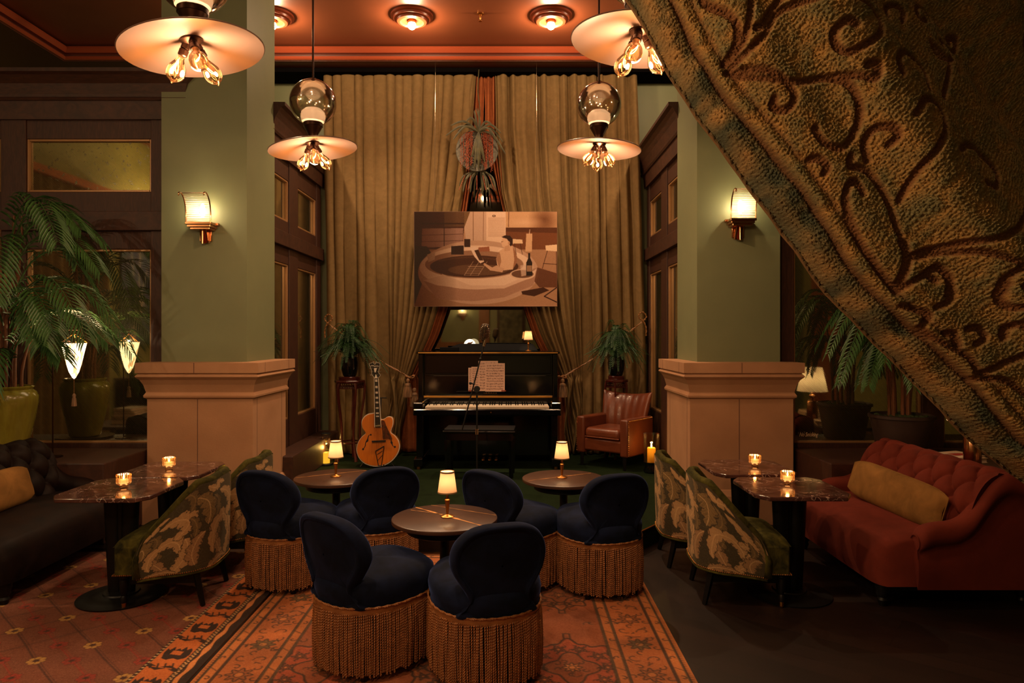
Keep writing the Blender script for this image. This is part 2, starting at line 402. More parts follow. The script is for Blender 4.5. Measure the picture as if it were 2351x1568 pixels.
# raised stage
poly = [(-1.5, 4.95), (.9, 4.95), (1.50, 5.72), (2.2, 6.45), (2.2, 8.52), (-2.8, 8.52), (-2.8, 6.45), (-2.12, 5.72)]
struct('floor_stage', MB().prism(poly, 0, .14), GCARPET, 'raised stage covered in bottle green carpet', smooth=False)
mb = MB().boxb(-1.5, .9, 4.925, 4.95, .005, .13); struct('trim_4', mb, BLACKW, 'black riser of the stage', smooth=False)
mb = MB()
for i in (7, 0, 1):
    a, b = poly[i], poly[(i+1) % 8]; mb.tube([(a[0], a[1]-.012, .143), (b[0], b[1]-.012, .143)], .006, 6)
mb.boxb(-1.42, .85, 4.915, 4.927, .0, .012)
struct('trim_5', mb, GOLD, 'gold edging of the stage')

# pillars: green shaft, stone base and capital
def pillar(x0, x1, side):
    r = thing('pillar', None, None, ((x0+x1)/2, 6.13, 0), 0, kind='structure'); r['label'] = f'{side} square pillar, sage green shaft on a limestone base'
    h = (x1-x0)/2
    MB().boxb(-h, h, -.34, .34, 1.2, ZC).build('shaft', GREEN, r, smooth=False)
    prof = [(.085, 0), (.115, .0), (.115, .23), (.09, .27), (.078, .28), (.078, 1.02), (.098, 1.035), (.10, 1.05), (.085, 1.075), (.085, 1.08), (.09, 1.10), (.10, 1.14), (.12, 1.18), (.145, 1.205), (.145, 1.212), (.130, 1.228), (.128, 1.236), (.145, 1.237), (.145, 1.32), (-.05, 1.325)]
    mb = MB(); n = len(prof); vs = []
    for o, z in prof: vs += [(-h-o, -.34-o, z), (h+o, -.34-o, z), (h+o, .34+o, z), (-h-o, .34+o, z)]
    mb.add(vs, [(j*4+k, j*4+(k+1) % 4, (j+1)*4+(k+1) % 4, (j+1)*4+k) for j in range(n-1) for k in range(4)])
    mb.build('stone_base', STONE, r, smooth=False)
    mb = MB(); e = .0012
    for (zz0, zz1, o) in ((.28, 1.02, .078), (.0, .23, .115), (1.237, 1.32, .145)):
        for xx in (-.02,): mb.boxb(xx-.003, xx+.003, -.34-o-e, -.34-o+.01, zz0, zz1)
        for sx in (-1, 1):
            X = sx*(h+o)
            for yy in (-.32, .30): mb.boxb(min(X-e*sx*-1, X-.01*sx), max(X+e*sx, X-.01*sx), yy-.002, yy+.002, zz0, zz1)
    mb.build('joint_line', STONE_J, r, smooth=False)
    return r
pillar(-2.90, -2.19, 'left'); pillar(1.55, 2.24, 'right')

# panelled oak screens with wired mirror panes; local x along the screen, front faces -y
def screen(name, label, loc, rz, length, cols, lv, cret=(0, 0), stain=True):
    r = thing(name, None, None, loc, rz, kind='structure'); r['label'] = label
    top, crb, frb, u1, u0, t1, t0, l1, l0 = lv
    mb = MB(); d = .10
    xs = [0]+[x for c in cols for x in c]+[length]
    for i in range(0, len(xs), 2): mb.boxb(xs[i], xs[i+1], 0, d, 0, frb+.01)
    for a, b in cols:
        mb.boxb(a, b, .012, d, u1, frb+.01); mb.boxb(a, b, .012, d, l1, u0); mb.boxb(a, b, .012, d, 0, l0)
    mb.build('frame', OAKV, r, smooth=False, bevel=.004)
    MB().boxb(-.01, length+.01, -.035, .01, t0, t1).build('transom_rail', OAK, r, smooth=False, bevel=.004)
    mb = MB()
    P2 = [(0, frb), (.025, frb), (.035, crb), (.05, crb), (.062, crb+.018), (.05, crb+.028), (.055, crb+.05), (.08, crb+.13), (.13, top-.045), (.165, top-.03), (.165, top), (0, top+.002)]
    x0, x1 = -cret[0], length+cret[1]
    vs = []
    for o, z in P2:
        vs += [(x0-(o if cret[0] else 0), -o, z), (x1+(o if cret[1] else 0), -o, z), (x1+(o if cret[1] else 0), d, z), (x0-(o if cret[0] else 0), d, z)]
    mb.add(vs, [(j*4+k, j*4+(k+1) % 4, (j+1)*4+(k+1) % 4, (j+1)*4+k) for j in range(len(P2)-1) for k in range(4)]+[(0, 3, 2, 1), tuple(len(P2)*4-4+k for k in range(4))])
    mb.build('cornice', OAK, r, smooth=False)
    for a, b in cols:
        for (z0, z1, m) in ((u0, u1, MIRRORS if stain else MIRROR), (l0, l1, MIRROR)):
            MB().boxb(a, b, .045, .055, z0, z1).build('mirror_pane', m, r, smooth=False)
            fb = MB(); w_ = .018
            for (p, q, s_, t_) in ((a, a+w_, z0, z1), (b-w_, b, z0, z1), (a+w_, b-w_, z0, z0+w_), (a+w_, b-w_, z1-w_, z1)):
                fb.boxb(p, q, .018, .046, s_, t_)
            fb.build('glazing_bead', BEAD, r, smooth=False, bevel=.004)
    return r
LV1 = (3.73, 3.50, 3.35, 3.195, 2.75, 2.58, 2.42, 2.267, .636)
LV2 = (3.70, 3.44, 3.29, 3.11, 2.69, 2.56, 2.42, 2.26, .69)
screen('window_1', 'oak screen with wired mirror panes left of the left pillar', (XL, 5.85, 0), 0, 3.12, [(.45, 1.72), (1.93, 2.98)], LV1, (0, .12))
screen('window_2', 'oak screen with wired mirror panes right of the right pillar', (2.24, 5.85, 0), 0, 3.06, [(.14, 1.22), (1.40, 2.7)], LV1, (.12, 0), False)
screen('window_3', 'oak side screen on the left of the stage alcove', (-2.25, 6.44, 0), R(90), 1.83, [(.0+.06, .66), (.94, 1.66)], LV2, (0, .02), False)
screen('window_4', 'oak side screen on the right of the stage alcove', (1.625, 8.30, 0), R(-90), 1.86, [(.13, .78), (1.05, 1.72)], LV2, (.02, 0), False)
# mirror on the back wall between the drapes
r = thing('window_5', None, None, (0, 8.515, 0), kind='structure'); r['label'] = 'tall antique mirror on the back wall between the drapes'
MB().boxb(-1.1, .75, -.03, 0, .5, 4.3).build('mirror_pane', MIRRORP, r, smooth=False)
# ledges behind the sofas and skirtings
struct('trim_6', MB().boxb(XL, -3.0, 5.14, 5.85, 0, .60), OAK, 'dark oak ledge behind the left sofa', smooth=False, bevel=.01)
struct('trim_7', MB().boxb(2.36, XR, 5.14, 5.85, 0, .60), OAK, 'dark oak ledge behind the right sofa', smooth=False, bevel=.01)
struct('trim_8', MB().boxb(-2.25, -2.02, 6.46, 8.25, .14, .42), OAK, 'oak sill along the left side of the stage', smooth=False, bevel=.01)
struct('baseboard_rear', MB().boxb(XL, XR, YF, YF+.03, 0, .15), OAK, 'oak baseboard', smooth=False)
struct('baseboard_left', MB().boxb(XL, XL+.03, YF, 5.1, 0, .15), OAK, 'oak baseboard', smooth=False)
struct('baseboard_right', MB().boxb(XR-.03, XR, YF, 5.1, 0, .15), OAK, 'oak baseboard', smooth=False)

# ceiling downlights
def downlight(x, y, label, lamp=True, up=L_DOWN_UP, dn=L_DOWN):
    r = thing('ceiling_downlight', label, 'ceiling light', (x, y, ZC), group='stepped plaster downlights')
    MB().lathe([(.215, 0), (.215, -.02), (.19, -.028), (.185, -.045), (.155, -.052), (.15, -.07), (.12, -.078), (.11, -.06), (.05, -.055)], n=40, cap=False).build('trim_ring', CEILT, r)
    MB().lathe([(.045, -.05), (.045, -.075), (.04, -.08)], n=20).build('socket', BRASS, r)
    MB().ball((0, 0, -.105), .042, 16, 10).build('bulb', GLOWB, r)
    point('downlight_glow', (0, 0, -.15), up, WARM, .04, r)
    spot('downlight_beam', (0, 0, -.16), dn, WARM, 115, .7, .05, r)
xs = [-2.44, -1.01, .415, 1.84]
lb = ['partly hidden behind the left green pillar', 'left of the sprinkler, above the drapes', 'right of the sprinkler, above the drapes', 'hidden above the right pillar']
for x, t in zip(xs, lb): downlight(x, 7.14, 'round plaster downlight '+t)
for x, y, t in [(-4.9, .9, 'by the left wall'), (-1.0, 2.4, 'above the front navy chairs'), (-.6, 1.0, 'nearest the rear wall')]:  # extra downlights added out of view to brighten wall, chairs and ceiling
    downlight(x, y, 'added plaster downlight out of view on the ceiling '+t, dn=L_DOWN*(.06 if x > -.9 else .75), up=L_DOWN_UP*(.5 if x > -.9 else .9))
s = thing('ceiling_sprinkler', 'small brass fire sprinkler on the ceiling between two downlights', 'sprinkler', (-.307, 7.1, ZC))
MB().lathe([(.035, 0), (.035, -.008), (.012, -.014), (.012, -.03)], n=20).build('escutcheon', BRASS, s)
mb = MB().lathe([(.008, -.03), (.008, -.05), (.004, -.055), (.004, -.075), (.018, -.077), (.018, -.08)], n=12); mb.build('sprinkler_head', BRASS, s)

# ================================================================== PENDANTS
def pendant():
    r = thing('pendant_lamp', '', 'pendant lamp', group='glass globe pendants with milk glass discs')
    MB().cyl((0, 0, .47), (0, 0, 1.98), .007, n=10).build('cord', BRONZE, r)
    g = MB(); m = 24; g.lathe([(max(.158*math.sin(PI*i/m), .001), .318-.158*math.cos(PI*i/m)) for i in range(2, m+1)], n=40, cap=False)
    g.build('globe', SILVERG, r)
    MB().lathe([(.02, .485), (.02, .478), (.012, .472)], n=16).build('globe_cap', BRONZE, r)
    MB().lathe([(.075, .185), (.083, .215), (.078, .25), (.055, .272), (.02, .282), (.001, .284)], n=32, cap=False).build('inner_dome', translucent('white dome glass', (.9, .85, .8), .2, 1) if 'white dome glass' not in bpy.data.materials else bpy.data.materials['white dome glass'], r)
    MB().lathe([(.05, .06), (.03, .065), (.028, .08), (.035, .10), (.055, .135), (.062, .15), (.066, .152), (.066, .175), (.06, .18)], n=28).build('gallery', BRONZE, r)
    pr = [(.045, .055)]+[(.30*t, .052*(1-t**1.6)) for t in (.2, .35, .5, .65, .8, .9, .97)]+[(.302, -.004), (.298, -.008)]+[(.30*t-.004, .052*(1-t**1.6)-.008) for t in (.96, .85, .7, .55, .4, .25, .15)]
    MB().lathe(pr, n=64, cap=False).build('disc_shade', MILK, r)
    MB().lathe([(.046, .047), (.048, .032), (.03, .02), (.001, .015)], n=28, cap=False).build('ceiling_plate', BRONZE, r).name = 'holder'
    for k in range(3):
        a = R(-90+120*k+12); d = Vector((math.cos(a)*.5, math.sin(a)*.5, -.9)).normalized(); o = Vector((math.cos(a)*.02, math.sin(a)*.02, .03))
        q = d.to_track_quat('Z', 'Y').to_matrix().to_4x4(); T = Matrix.Translation(o) @ q
        MB().lathe([(.012, 0), (.018, .004), (.019, .03), (.016, .032), (.020, .036), (.020, .06), (.016, .065)], n=16, M=T).build('socket', BRONZE, r)
        b = MB().lathe([(.013, .062), (.015, .078), (.026, .098), (.037, .120), (.0405, .14), (.037, .16), (.024, .176), (.007, .184), (.002, .192)], n=20, M=T, cap=False).build('bulb', BULBG, r)
        pts = []
        for i in range(41):
            t = i/40; pts.append(T @ Vector((.012*math.cos(t*4*PI), .006*math.sin(t*4*PI), .092+.05*abs(math.sin(t*2*PI)))))
        MB().tube(pts, .0016, 5).build('filament', FILAM, b)
    point('pendant_glow', (0, 0, -.125), L_PEND, AMBER, .045, r)
    point('dome_fill_light', (0, 0, .235), .7, WARM, .03, r)  # extra light inside the globe, added to brighten the dome
    return r
p0 = pendant()
PEND = [((-1.36, 4.80, 2.83), 'far left pendant lamp hanging in front of the left side screen and drape', 5, 6.6),
        ((.635, 5.0, 2.88), 'far right pendant lamp, mirrored globe and disc hanging before the right drape', 45, -3.5),
        ((-1.395, 3.06, 2.805), 'near left pendant lamp, big glowing disc in front of the left pillar', 20, 8.5),
        ((.565, 3.05, 2.838), 'near right pendant lamp whose disc is partly covered by the foreground tapestry', -35, -5),
        ((-.95, .70, 2.72), 'added pendant lamp above the frame, out of view, lighting the tapestry', 0, 0)]
for i, (l, t, a, tilt) in enumerate(PEND):
    if i == 0: p0.location = l; p0['label'] = t; pd = p0
    else: pd = dup(p0, l, 0, t)
    for c_ in pd.children:                       # the disc and its bulbs hang a little out of level
        k_ = c_.name.split('.')[0]
        if k_ in ('disc_shade', 'holder', 'socket', 'bulb'):
            c_.matrix_local = Matrix.Rotation(R(-tilt), 4, 'Y') @ (Matrix.Rotation(R(a), 4, 'Z') if k_ != 'disc_shade' else Matrix.Identity(4))

for c_ in pd.children:                           # last pendant is added out of view, brightened to light the tapestry
    if c_.type == 'LIGHT' and 'glow' in c_.name: c_.data = c_.data.copy(); c_.data.energy *= 2.2
# ================================================================== WALL SCONCES
def sconce():
    r = thing('wall_sconce', '', 'wall lamp', group='copper wall sconces with ribbed glass')
    MB().boxb(-.05, .05, -.02, 0, -.11, .05).build('backplate', COPPER, r, bevel=.004)
    mb = MB().boxb(-.105, .105, -.165, -.012, .012, .032); mb.boxb(-.095, .095, -.15, -.012, -.008, .012); mb.boxb(-.115, .115, -.05, -.005, .02, .04); mb.boxb(-.08, .08, -.13, -.012, -.025, -.008)
    mb.build('tray', COPPER, r, smooth=False, bevel=.003)
    mb = MB(); mb.add([(-.028, -.02, -.025), (.028, -.02, -.025), (.04, -.02, -.125), (-.04, -.02, -.125), (-.028, -.07, -.025), (.028, -.07, -.025), (.03, -.035, -.125), (-.03, -.035, -.125)], [(0, 1, 2, 3), (4, 7, 6, 5), (0, 4, 5, 1), (1, 5, 6, 2), (2, 6, 7, 3), (3, 7, 4, 0)])
    mb.boxb(-.006, .006, -.082, -.03, -.135, -.02); mb.build('stem', COPPER, r, smooth=False, bevel=.002)
    pr = crom([(-.15, .03), (-.152, .09), (-.162, .15), (-.185, .205), (-.225, .243), (-.262, .25), (-.28, .235), (-.276, .222)], 6)
    for sx in (-1, 1): MB().tube([(sx*.1, y, z) for y, z in pr], .0055, 8).build('rim', COPPER, r)
    MB().cyl((-.1, -.245, .25), (.1, -.245, .25), .004, n=8).build('top_bar', COPPER, r)
    def g(u, v):
        i = v*(len(pr)-10); k = int(i); f = i-k; y = pr[k][0]*(1-f)+pr[k+1][0]*f; z = pr[k][1]*(1-f)+pr[k+1][1]*f
        return (-.1+.2*u, y+.003*math.sin(v*2*PI*22), z)
    MB().grid(g, 3, 220).build('glass_panel', RIBG, r, ang=180)
    MB().cyl((0, -.075, .03), (0, -.075, .07), .012, n=12).build('candle_tube', BRASS, r)
    MB().ball((0, -.075, .135), .018, 14, 10, sc=(1, 1, 3.2)).build('bulb', GLOWB, r)
    point('sconce_glow', (0, -.078, .15), L_SCONCE, PALE, .02, r)
    return r
s0 = sconce(); s0.location = (-2.525, 5.79, 2.43); s0['label'] = 'copper wall sconce with curved ribbed glass on the left pillar'
dup(s0, (1.885, 5.79, 2.46), 0, 'copper wall sconce with curved ribbed glass on the right pillar')
rs = dup(s0, (-1.22, YF, 2.05), R(180), 'small sconce on the rear wall seen mirrored under the picture')
for c_ in rs.children:
    if c_.type == 'LIGHT': c_.data = c_.data.copy(); c_.data.energy *= 2.5
# ================================================================== DRAPES
def px2x(px, D): return (px-CX)/F*D
def y2z(py, D): return EYE-(py-CY)/F*D
DC = 8.22
def drape(side):
    lab = {-1: 'left olive velvet drape, pleated, tied back with a rope beside the piano', 1: 'right olive velvet drape, pleated, tied back behind the armchair'}[side]
    r = thing('velvet_drape', lab, 'curtain', (0, DC, 0), group='olive velvet drapes at the back of the stage')
    ztop, zb, zt = 4.625, .155, y2z(864, DC)
    zk = [y2z(v, DC) for v in (165, 300, 380, 440, 490, 600, 710, 770, 820, 864)]
    if side < 0:
        ek = [1093, 1083, 1073, 1064, 1055, 1030, 1004, 984, 962, 943]
        gk = [1112, 1108, 1086, 1077, 1069, 1048, 1026, 1005, 980, 955]
        out0, out1 = 741, 752
    else:
        ek = [1137, 1139, 1146, 1152, 1163, 1190, 1220, 1243, 1268, 1288]
        gk = [1112, 1114, 1131, 1145, 1157, 1180, 1205, 1225, 1250, 1274]
        out0, out1 = 1462, 1484
    zk, ek, gk = np.array(zk[::-1]), np.array([px2x(v, DC) for v in ek[::-1]]), np.array([px2x(v, DC) for v in gk[::-1]])
    n = 15 if side < 0 else 14; rn = np.random.default_rng(3+side)
    ph = np.cumsum(rn.uniform(.7, 1.3, n)); ph = np.concatenate([[0], ph])/ph[-1]
    def edge(z):
        if z >= zt: return float(np.interp(z, zk, ek))
        t = (zt-z)/(zt-zb); return float(ek[0]+side*-1*(-.02-.10*t**.7)*(1 if side < 0 else .6))
    def fn(u, v):
        z = ztop+(zb-ztop)*v; zz = z
        xo = px2x(out0+(out1-out0)*min(1, v*1.25), DC); xe_top = ek[-1]; xe = edge(z)
        xt = xo+(xe_top-xo)*u
        s = np.clip((xe_top-xe)/(xe_top-ek[0]), 0, 1.3)
        knot = .42   # fraction that hangs straight
        if z >= zt: sv = min(1, max(0, (ztop-z)/(ztop-zt)))
        else: sv = 1
        # cloth right of the straight part is drawn to the tie
        xk = xo+(xe_top-xo)*knot
        if u <= knot: x = xt
        else:
            q = (u-knot)/(1-knot); span0 = xe_top-xk
            comp = s if z >= zt else max(.55, 1-.9*(zt-z)/(zt-zb))
            w0 = xk+(xe-xk)*q                       # compressed into what is left
            bow = .06*side*math.sin(PI*q)*comp*(-1)
            x = w0
        k = np.searchsorted(ph, u, 'right')-1; k = min(max(k, 0), n-1); f = (u-ph[k])/(ph[k+1]-ph[k])
        if side < 0: fold = abs(math.sin(PI*f))**.45-.6
        else: fold = math.sin(2*PI*f)*.6
        amp = .045+.03*math.sin(k*2.1+1)
        if z < zt: amp *= 1+.6*(zt-z)
        near = math.exp(-((z-zt)/.25)**2)*(1 if u > knot else 0)
        sw = .012*math.sin(9*u+3*z+k)+.008*math.sin(31*u+1.3*z)
        y = -fold*amp*(1-.6*near)+sw
        if u > knot and z < zt: y += .05*math.sin(22*u+6*z)+.02*math.sin(11*z+9*u); x += .018*math.sin(9*z+14*u)
        if v > .965: y -= (v-.965)*1.8*(.5+.5*math.sin(40*u)); x += .03*math.sin(17*u)*(v-.965)*20; 
        if u > .985: y += .03
        return (x, y, z)
    MB().grid(fn, 300, 110).build('curtain_panel', DRAPE, r, ang=180, solid=.006)
    def lining(u, v):
        z = ztop+(zb-ztop)*v
        if z >= zt: g = float(np.interp(z, zk, gk))
        else: g = gk[0]+side*-1*(.02+.06*min(1, (zt-z)*1.2))
        e = edge(z); x = e-(g-e)*.5+(g-(e-(g-e)*.5))*u
        return (x, .07+.022*math.sin(u*19+2*z)+.01*math.sin(5*z), z)
    MB().grid(lining, 40, 90).build('lining', RUST, r, ang=180, solid=.004)
    return r
drape(-1); drape(1)
# rope tiebacks with tassels
def rope(pts, r=.011):
    return MB().tube(crom(pts, 8), r, 6, sq=.62, twist=.75)
def tassel(parent, p, s=1.0):
    t = MB(); x, y, z = p
    t.lathe([(.004*s, 0), (.02*s, -.01*s), (.026*s, -.03*s), (.018*s, -.055*s), (.034*s, -.065*s), (.04*s, -.085*s)], p, 20)
    t.lathe([(.036*s, -.082*s), (.045*s, -.13*s), (.052*s, -.17*s), (.055*s, -.225*s), (.01, -.225*s)], p, 36, rib=.1)
    return t.build('tassel', TASSEL, parent)
def tieback(side):
    D = 8.04; hk = P(752, 742, 8.1) if side < 0 else P(1477, 737, 8.1); tie = P(940, 866, D) if side < 0 else P(1291, 866, D)
    r = thing('rope_tieback', {-1: 'twisted gold rope with two tassels tying back the left drape', 1: 'twisted gold rope with one tassel tying back the right drape'}[side], 'curtain tieback', tuple(hk), group='twisted rope tiebacks')
    o = hk; q = lambda p: tuple(Vector(p)-o)
    loop = [hk+Vector((side*-.0+.0, 0, 0)), hk+Vector((-.035, 0, .05)), hk+Vector((0, 0, .10)), hk+Vector((.045, 0, .085)), hk+Vector((.05, 0, .04)), hk+Vector((.0, -.01, -.005)), hk+Vector((-.03, -.01, -.08)), hk+Vector((-.03, 0, -.17))]
    if side > 0: loop = [Vector((2*hk.x-p.x, p.y, p.z)) for p in loop]
    rope([q(p) for p in loop], .011).build('rope_loop', ROPE, r)
    mid = hk.lerp(tie, .55)+Vector((0, -.03, -.035))
    rope([q(hk), q(hk.lerp(tie, .28)+Vector((0, -.03, -.02))), q(mid), q(tie)], .011).build('rope', ROPE, r)
    wrap = [tie+Vector((.05*math.cos(a)-.0, .10*math.sin(a)+.06, .012*math.sin(2*a))) for a in [i*PI/8 for i in range(17)]]
    rope([q(p) for p in wrap], .011).build('rope', ROPE, r)
    tassel(r, q(tie+Vector((-.01 if side < 0 else 0, -.055, -.01))), .95)
    if side < 0: tassel(r, q(tie+Vector((.062, -.03, -.12))), .95)
tieback(-1); tieback(1)

# ================================================================== PICTURE hanging before the drapes (a generic sepia bath scene)
PW, PH = 570, 380
def poster_ras():
    r = Ras(PW, PH, (150, 108, 84)); X, Y = np.meshgrid(np.arange(PW), np.arange(PH))
    S = PW/1427.0
    def p(*a): return [(x*S, y*S) for x, y in a]
    c1, c2 = (200, 158, 126), (78, 46, 38)
    r.rect(0, 0, PW, PH, (168, 124, 96))
    r.poly(p((0, 0), (560, 0), (500, 160), (480, 370), (60, 400), (0, 400)), (86, 56, 46))
    r.poly(p((80, 170), (490, 165), (485, 350), (75, 360)), (150, 112, 94)); 
    for y in (225, 290): r.line(p((78, y+12), (488, y)), 1.6, (84, 54, 44))
    r.line(p((300, 40), (300, 350)), 3, (66, 40, 34))
    r.rect(300*S, 0, 520*S, 150*S, (104, 76, 58)); r.line(p((80, 120), (500, 120)), 5, (66, 42, 34))
    r.poly(p((500, 0), (560, 0), (500, 160)), (120, 90, 66))
    r.poly(p((560, 0), (720, 0), (720, 360), (530, 380), (500, 160)), (186, 146, 118)); r.line(p((590, 0), (590, 360)), 2, (120, 84, 66)); r.line(p((693, 0), (690, 350)), 2, (130, 92, 72))
    r.rect(720*S, 0, 915*S, 370*S, (206, 164, 132))
    for y in range(60, 250, 9): r.line(p((740, y), (905, y)), 1, (170, 128, 100))
    r.ell(797*S, 43*S, 5, 3, (70, 44, 34), w=2)
    r.rect(915*S, 0, 1427*S, 160*S, (186, 140, 104)); r.line(p((945, 0), (942, 150)), 3, (110, 74, 56))
    r.ell(1300*S, 90*S, 36, 40, (96, 62, 46), .8, soft=.9); r.ell(1100*S, 110*S, 55, 12, (206, 160, 124), .5, soft=.9)
    r.poly(p((915, 160), (1427, 160), (1427, 215), (915, 200)), (96, 62, 46)); r.poly(p((915, 200), (1427, 215), (1427, 400), (915, 400)), (118, 76, 54)); 
    # floor
    r.poly(p((0, 380), (1427, 380), (1427, 945), (0, 945)), (158, 116, 88))
    r.poly(p((0, 340), (130, 350), (260, 560), (90, 690), (0, 945)), (64, 38, 36))
    # tub
    r.ell(640*S, 610*S, 240, 128, (178, 136, 108)); r.poly(p((95, 690), (640, 760), (1230, 560), (1190, 740), (900, 860), (600, 900), (230, 880)), (160, 118, 94))
    r.ell(620*S, 560*S, 226, 88, (206, 164, 132)); r.ell(600*S, 530*S, 196, 56, (150, 110, 86)); r.ell(600*S, 550*S, 176, 44, (84, 56, 44)); r.ell(640*S, 585*S, 120, 22, (108, 78, 60))
    for i in range(26):
        x = 250+i*22; y = 500-46*math.sin((x-180)/760*PI)
        r.line(p((x, y+12), (x, y), (x+13, y), (x+13, y+9), (x+6, y+9)), 1, (120, 84, 64))
    r.poly(p((90, 690), (280, 640), (280, 625), (560, 740), (900, 740), (1130, 640), (1225, 570), (1200, 650), (900, 770), (560, 780), (230, 740)), (196, 154, 124))
    # dials and radio left
    r.poly(p((130, 430), (210, 410), (205, 480), (140, 510)), (176, 140, 112)); r.rect(370*S, 340*S, 495*S, 430*S, (60, 38, 30)); r.line(p((370, 345), (495, 335)), 2, (190, 150, 120)); r.rect(500*S, 275*S, 560*S, 355*S, (64, 42, 34))
    r.poly(p((640, 360), (750, 350), (755, 400), (640, 400)), (150, 96, 72))
    # bather, plain and generic
    r.poly(p((905, 360), (940, 330), (985, 345), (1010, 400), (1030, 460), (1020, 520), (985, 580), (900, 590), (850, 575), (830, 540), (818, 470), (850, 400)), (196, 150, 116))
    r.poly(p((820, 540), (900, 570), (880, 610), (760, 590), (690, 530), (700, 515), (780, 560)), (188, 142, 110))
    r.poly(p((850, 400), (862, 440), (870, 500), (850, 560), (835, 520), (820, 470)), (160, 116, 88))
    r.poly(p((985, 345), (1010, 400), (1030, 460), (1020, 520), (985, 580), (1000, 480)), (150, 104, 78))
    r.ell(925*S, 305*S, 19, 25, (200, 154, 120)); r.poly(p((878, 270), (868, 305), (880, 350), (905, 362), (940, 345)), (200, 154, 120)); r.poly(p((905, 350), (950, 330), (960, 390), (900, 400)), (184, 138, 106))
    r.poly(p((872, 255), (905, 238), (955, 240), (985, 275), (985, 320), (965, 350), (950, 330), (945, 300), (925, 272), (890, 262)), (62, 38, 30)); r.ell(947*S, 315*S, 4, 7, (180, 132, 100)); r.line(p((870, 305), (888, 300)), 1.5, (70, 44, 34)); r.line(p((868, 372), (840, 392)), 1.5, (220, 180, 150))
    r.poly(p((560, 370), (610, 350), (700, 500), (660, 520), (600, 450)), (208, 168, 138)); r.poly(p((600, 390), (640, 380), (690, 490), (650, 490)), (80, 54, 42))
    for i in range(5): r.line(p((500+i*10, 640-i*22), (650+i*10, 640-i*22)), 1, (190, 150, 120))
    for x in (500, 560, 640): r.line(p((x, 640), (x+90, 500)), 1.4, (188, 148, 118))
    # stools, towel, tray, bottle, magazine
    r.poly(p((985, 275), (1080, 280), (1085, 320), (985, 322)), (206, 164, 126))
    for x in (1000, 1060): r.line(p((x, 320), (x+20, 430)), 1.6, (70, 46, 34))
    r.poly(p((1310, 340), (1427, 330), (1427, 400), (1315, 390)), (206, 164, 126))
    for a in ((1330, 395, 1280, 570), (1420, 400, 1425, 620), (1290, 520, 1427, 530)): r.line(p((a[0], a[1]), (a[2], a[3])), 2, (62, 38, 28))
    r.poly(p((1120, 220), (1180, 220), (1175, 400), (1110, 400)), (190, 144, 108)); r.line(p((1155, 180), (1150, 222)), 2, (210, 170, 140))
    r.ell(1082*S, 630*S, 50, 21, (200, 158, 126)); r.ell(1082*S, 626*S, 44, 16, (112, 80, 62)); r.poly(p((1060, 540), (1120, 530), (1120, 640), (1070, 650)), (196, 158, 130), .7)
    r.poly(p((1120, 510), (1138, 470), (1138, 415), (1160, 415), (1160, 470), (1178, 510), (1178, 640), (1120, 645)), (44, 26, 20)); r.rect(1123*S, 540*S, 1176*S, 600*S, (150, 112, 86))
    r.poly(p((1230, 560), (1427, 620), (1427, 760), (1250, 760), (1200, 700)), (92, 58, 44), .8)
    r.poly(p((1070, 800), (1290, 760), (1350, 790), (1200, 850), (1080, 830)), (74, 46, 36)); r.line(p((1427, 760), (1300, 850), (1427, 910)), 4, (56, 32, 26))
    sh = 1-.55*np.clip((170-X)/170.0, 0, 1)**.8; sh *= .93+.14*np.clip((X-150)/400.0, 0, 1)
    r.a = r.a*sh[..., None]; r.a += np.array((14, 2, 0))*np.clip((150-X)/150.0, 0, 1)[..., None]
    r.a = (116+(r.a-128)*1.3)*np.array((.92, 1.02, 1.18)); r.grain(5); return r
r = thing('picture', 'wide sepia photograph of a bather in a round tub, hung before the drapes', 'picture', tuple(P(1115, 595, 7.98)))
pw, ph = (1278-951)/F*7.98, (703-486.5)/F*7.98
PMAT = simple('sepia print', '8a6a50', .5, vcol=True, ns=200, spec=.15)
painted('print', poster_ras(), 420, 280, lambda U, V: ((U-.5)*pw, U*0-.016, (.5-V)*ph), PMAT, r, ang=180)
MB().boxb(-pw/2-.004, pw/2+.004, -.015, .015, -ph/2-.004, ph/2+.004).build('board', simple('board edge', '6a4a38', .6), r, smooth=False)
for x in (-.585, .585):
    MB().cyl((x, 0, ph/2), (x*1.0, .1, 4.66-P(0, 595, 7.98).z), .0018, n=6).build('hanging_wire', CHROME, r)

# ================================================================== HANGING PLANT with disc
c = P(1095, 345, 8.05)
r = thing('hanging_plant', 'dried plant with orange berry strands hanging over a round tin disc in the drape opening', 'plant', tuple(c))
TIN = simple('galvanised tin', '6e685c', .6, .35, h2='4a4a40', ns=30)
MB().lathe([(.001, 0), (.24, 0), (.245, .008), (.24, .014), (.001, .014)], n=64, M=Matrix.Translation((0, .02, 0)) @ Matrix.Rotation(R(90), 4, 'X')).build('disc', TIN, r)
DRY = simple('dried leaf', '4a4422', .6, h2='2a2a14', ns=20)
def blade(mb, pts, wd, up=Vector((0, -1, 0))):
    pts = [Vector(p) for p in crom(pts, 5)]; n = len(pts); vs = []
    for i, p in enumerate(pts):
        d = (pts[min(i+1, n-1)]-pts[max(i-1, 0)]).normalized(); s_ = d.cross(up)
        s_ = s_.normalized() if s_.length > 1e-4 else Vector((1, 0, 0)); w_ = wd*math.sin(PI*min(1, (i+.6)/n))**.6
        vs += [p-s_*w_, p+up*w_*.35, p+s_*w_]
    mb.add(vs, [(i*3+k, i*3+k+1, i*3+k+4, i*3+k+3) for i in range(n-1) for k in (0, 1)])
mb = MB()
top = Vector((.02, -.04, .20))
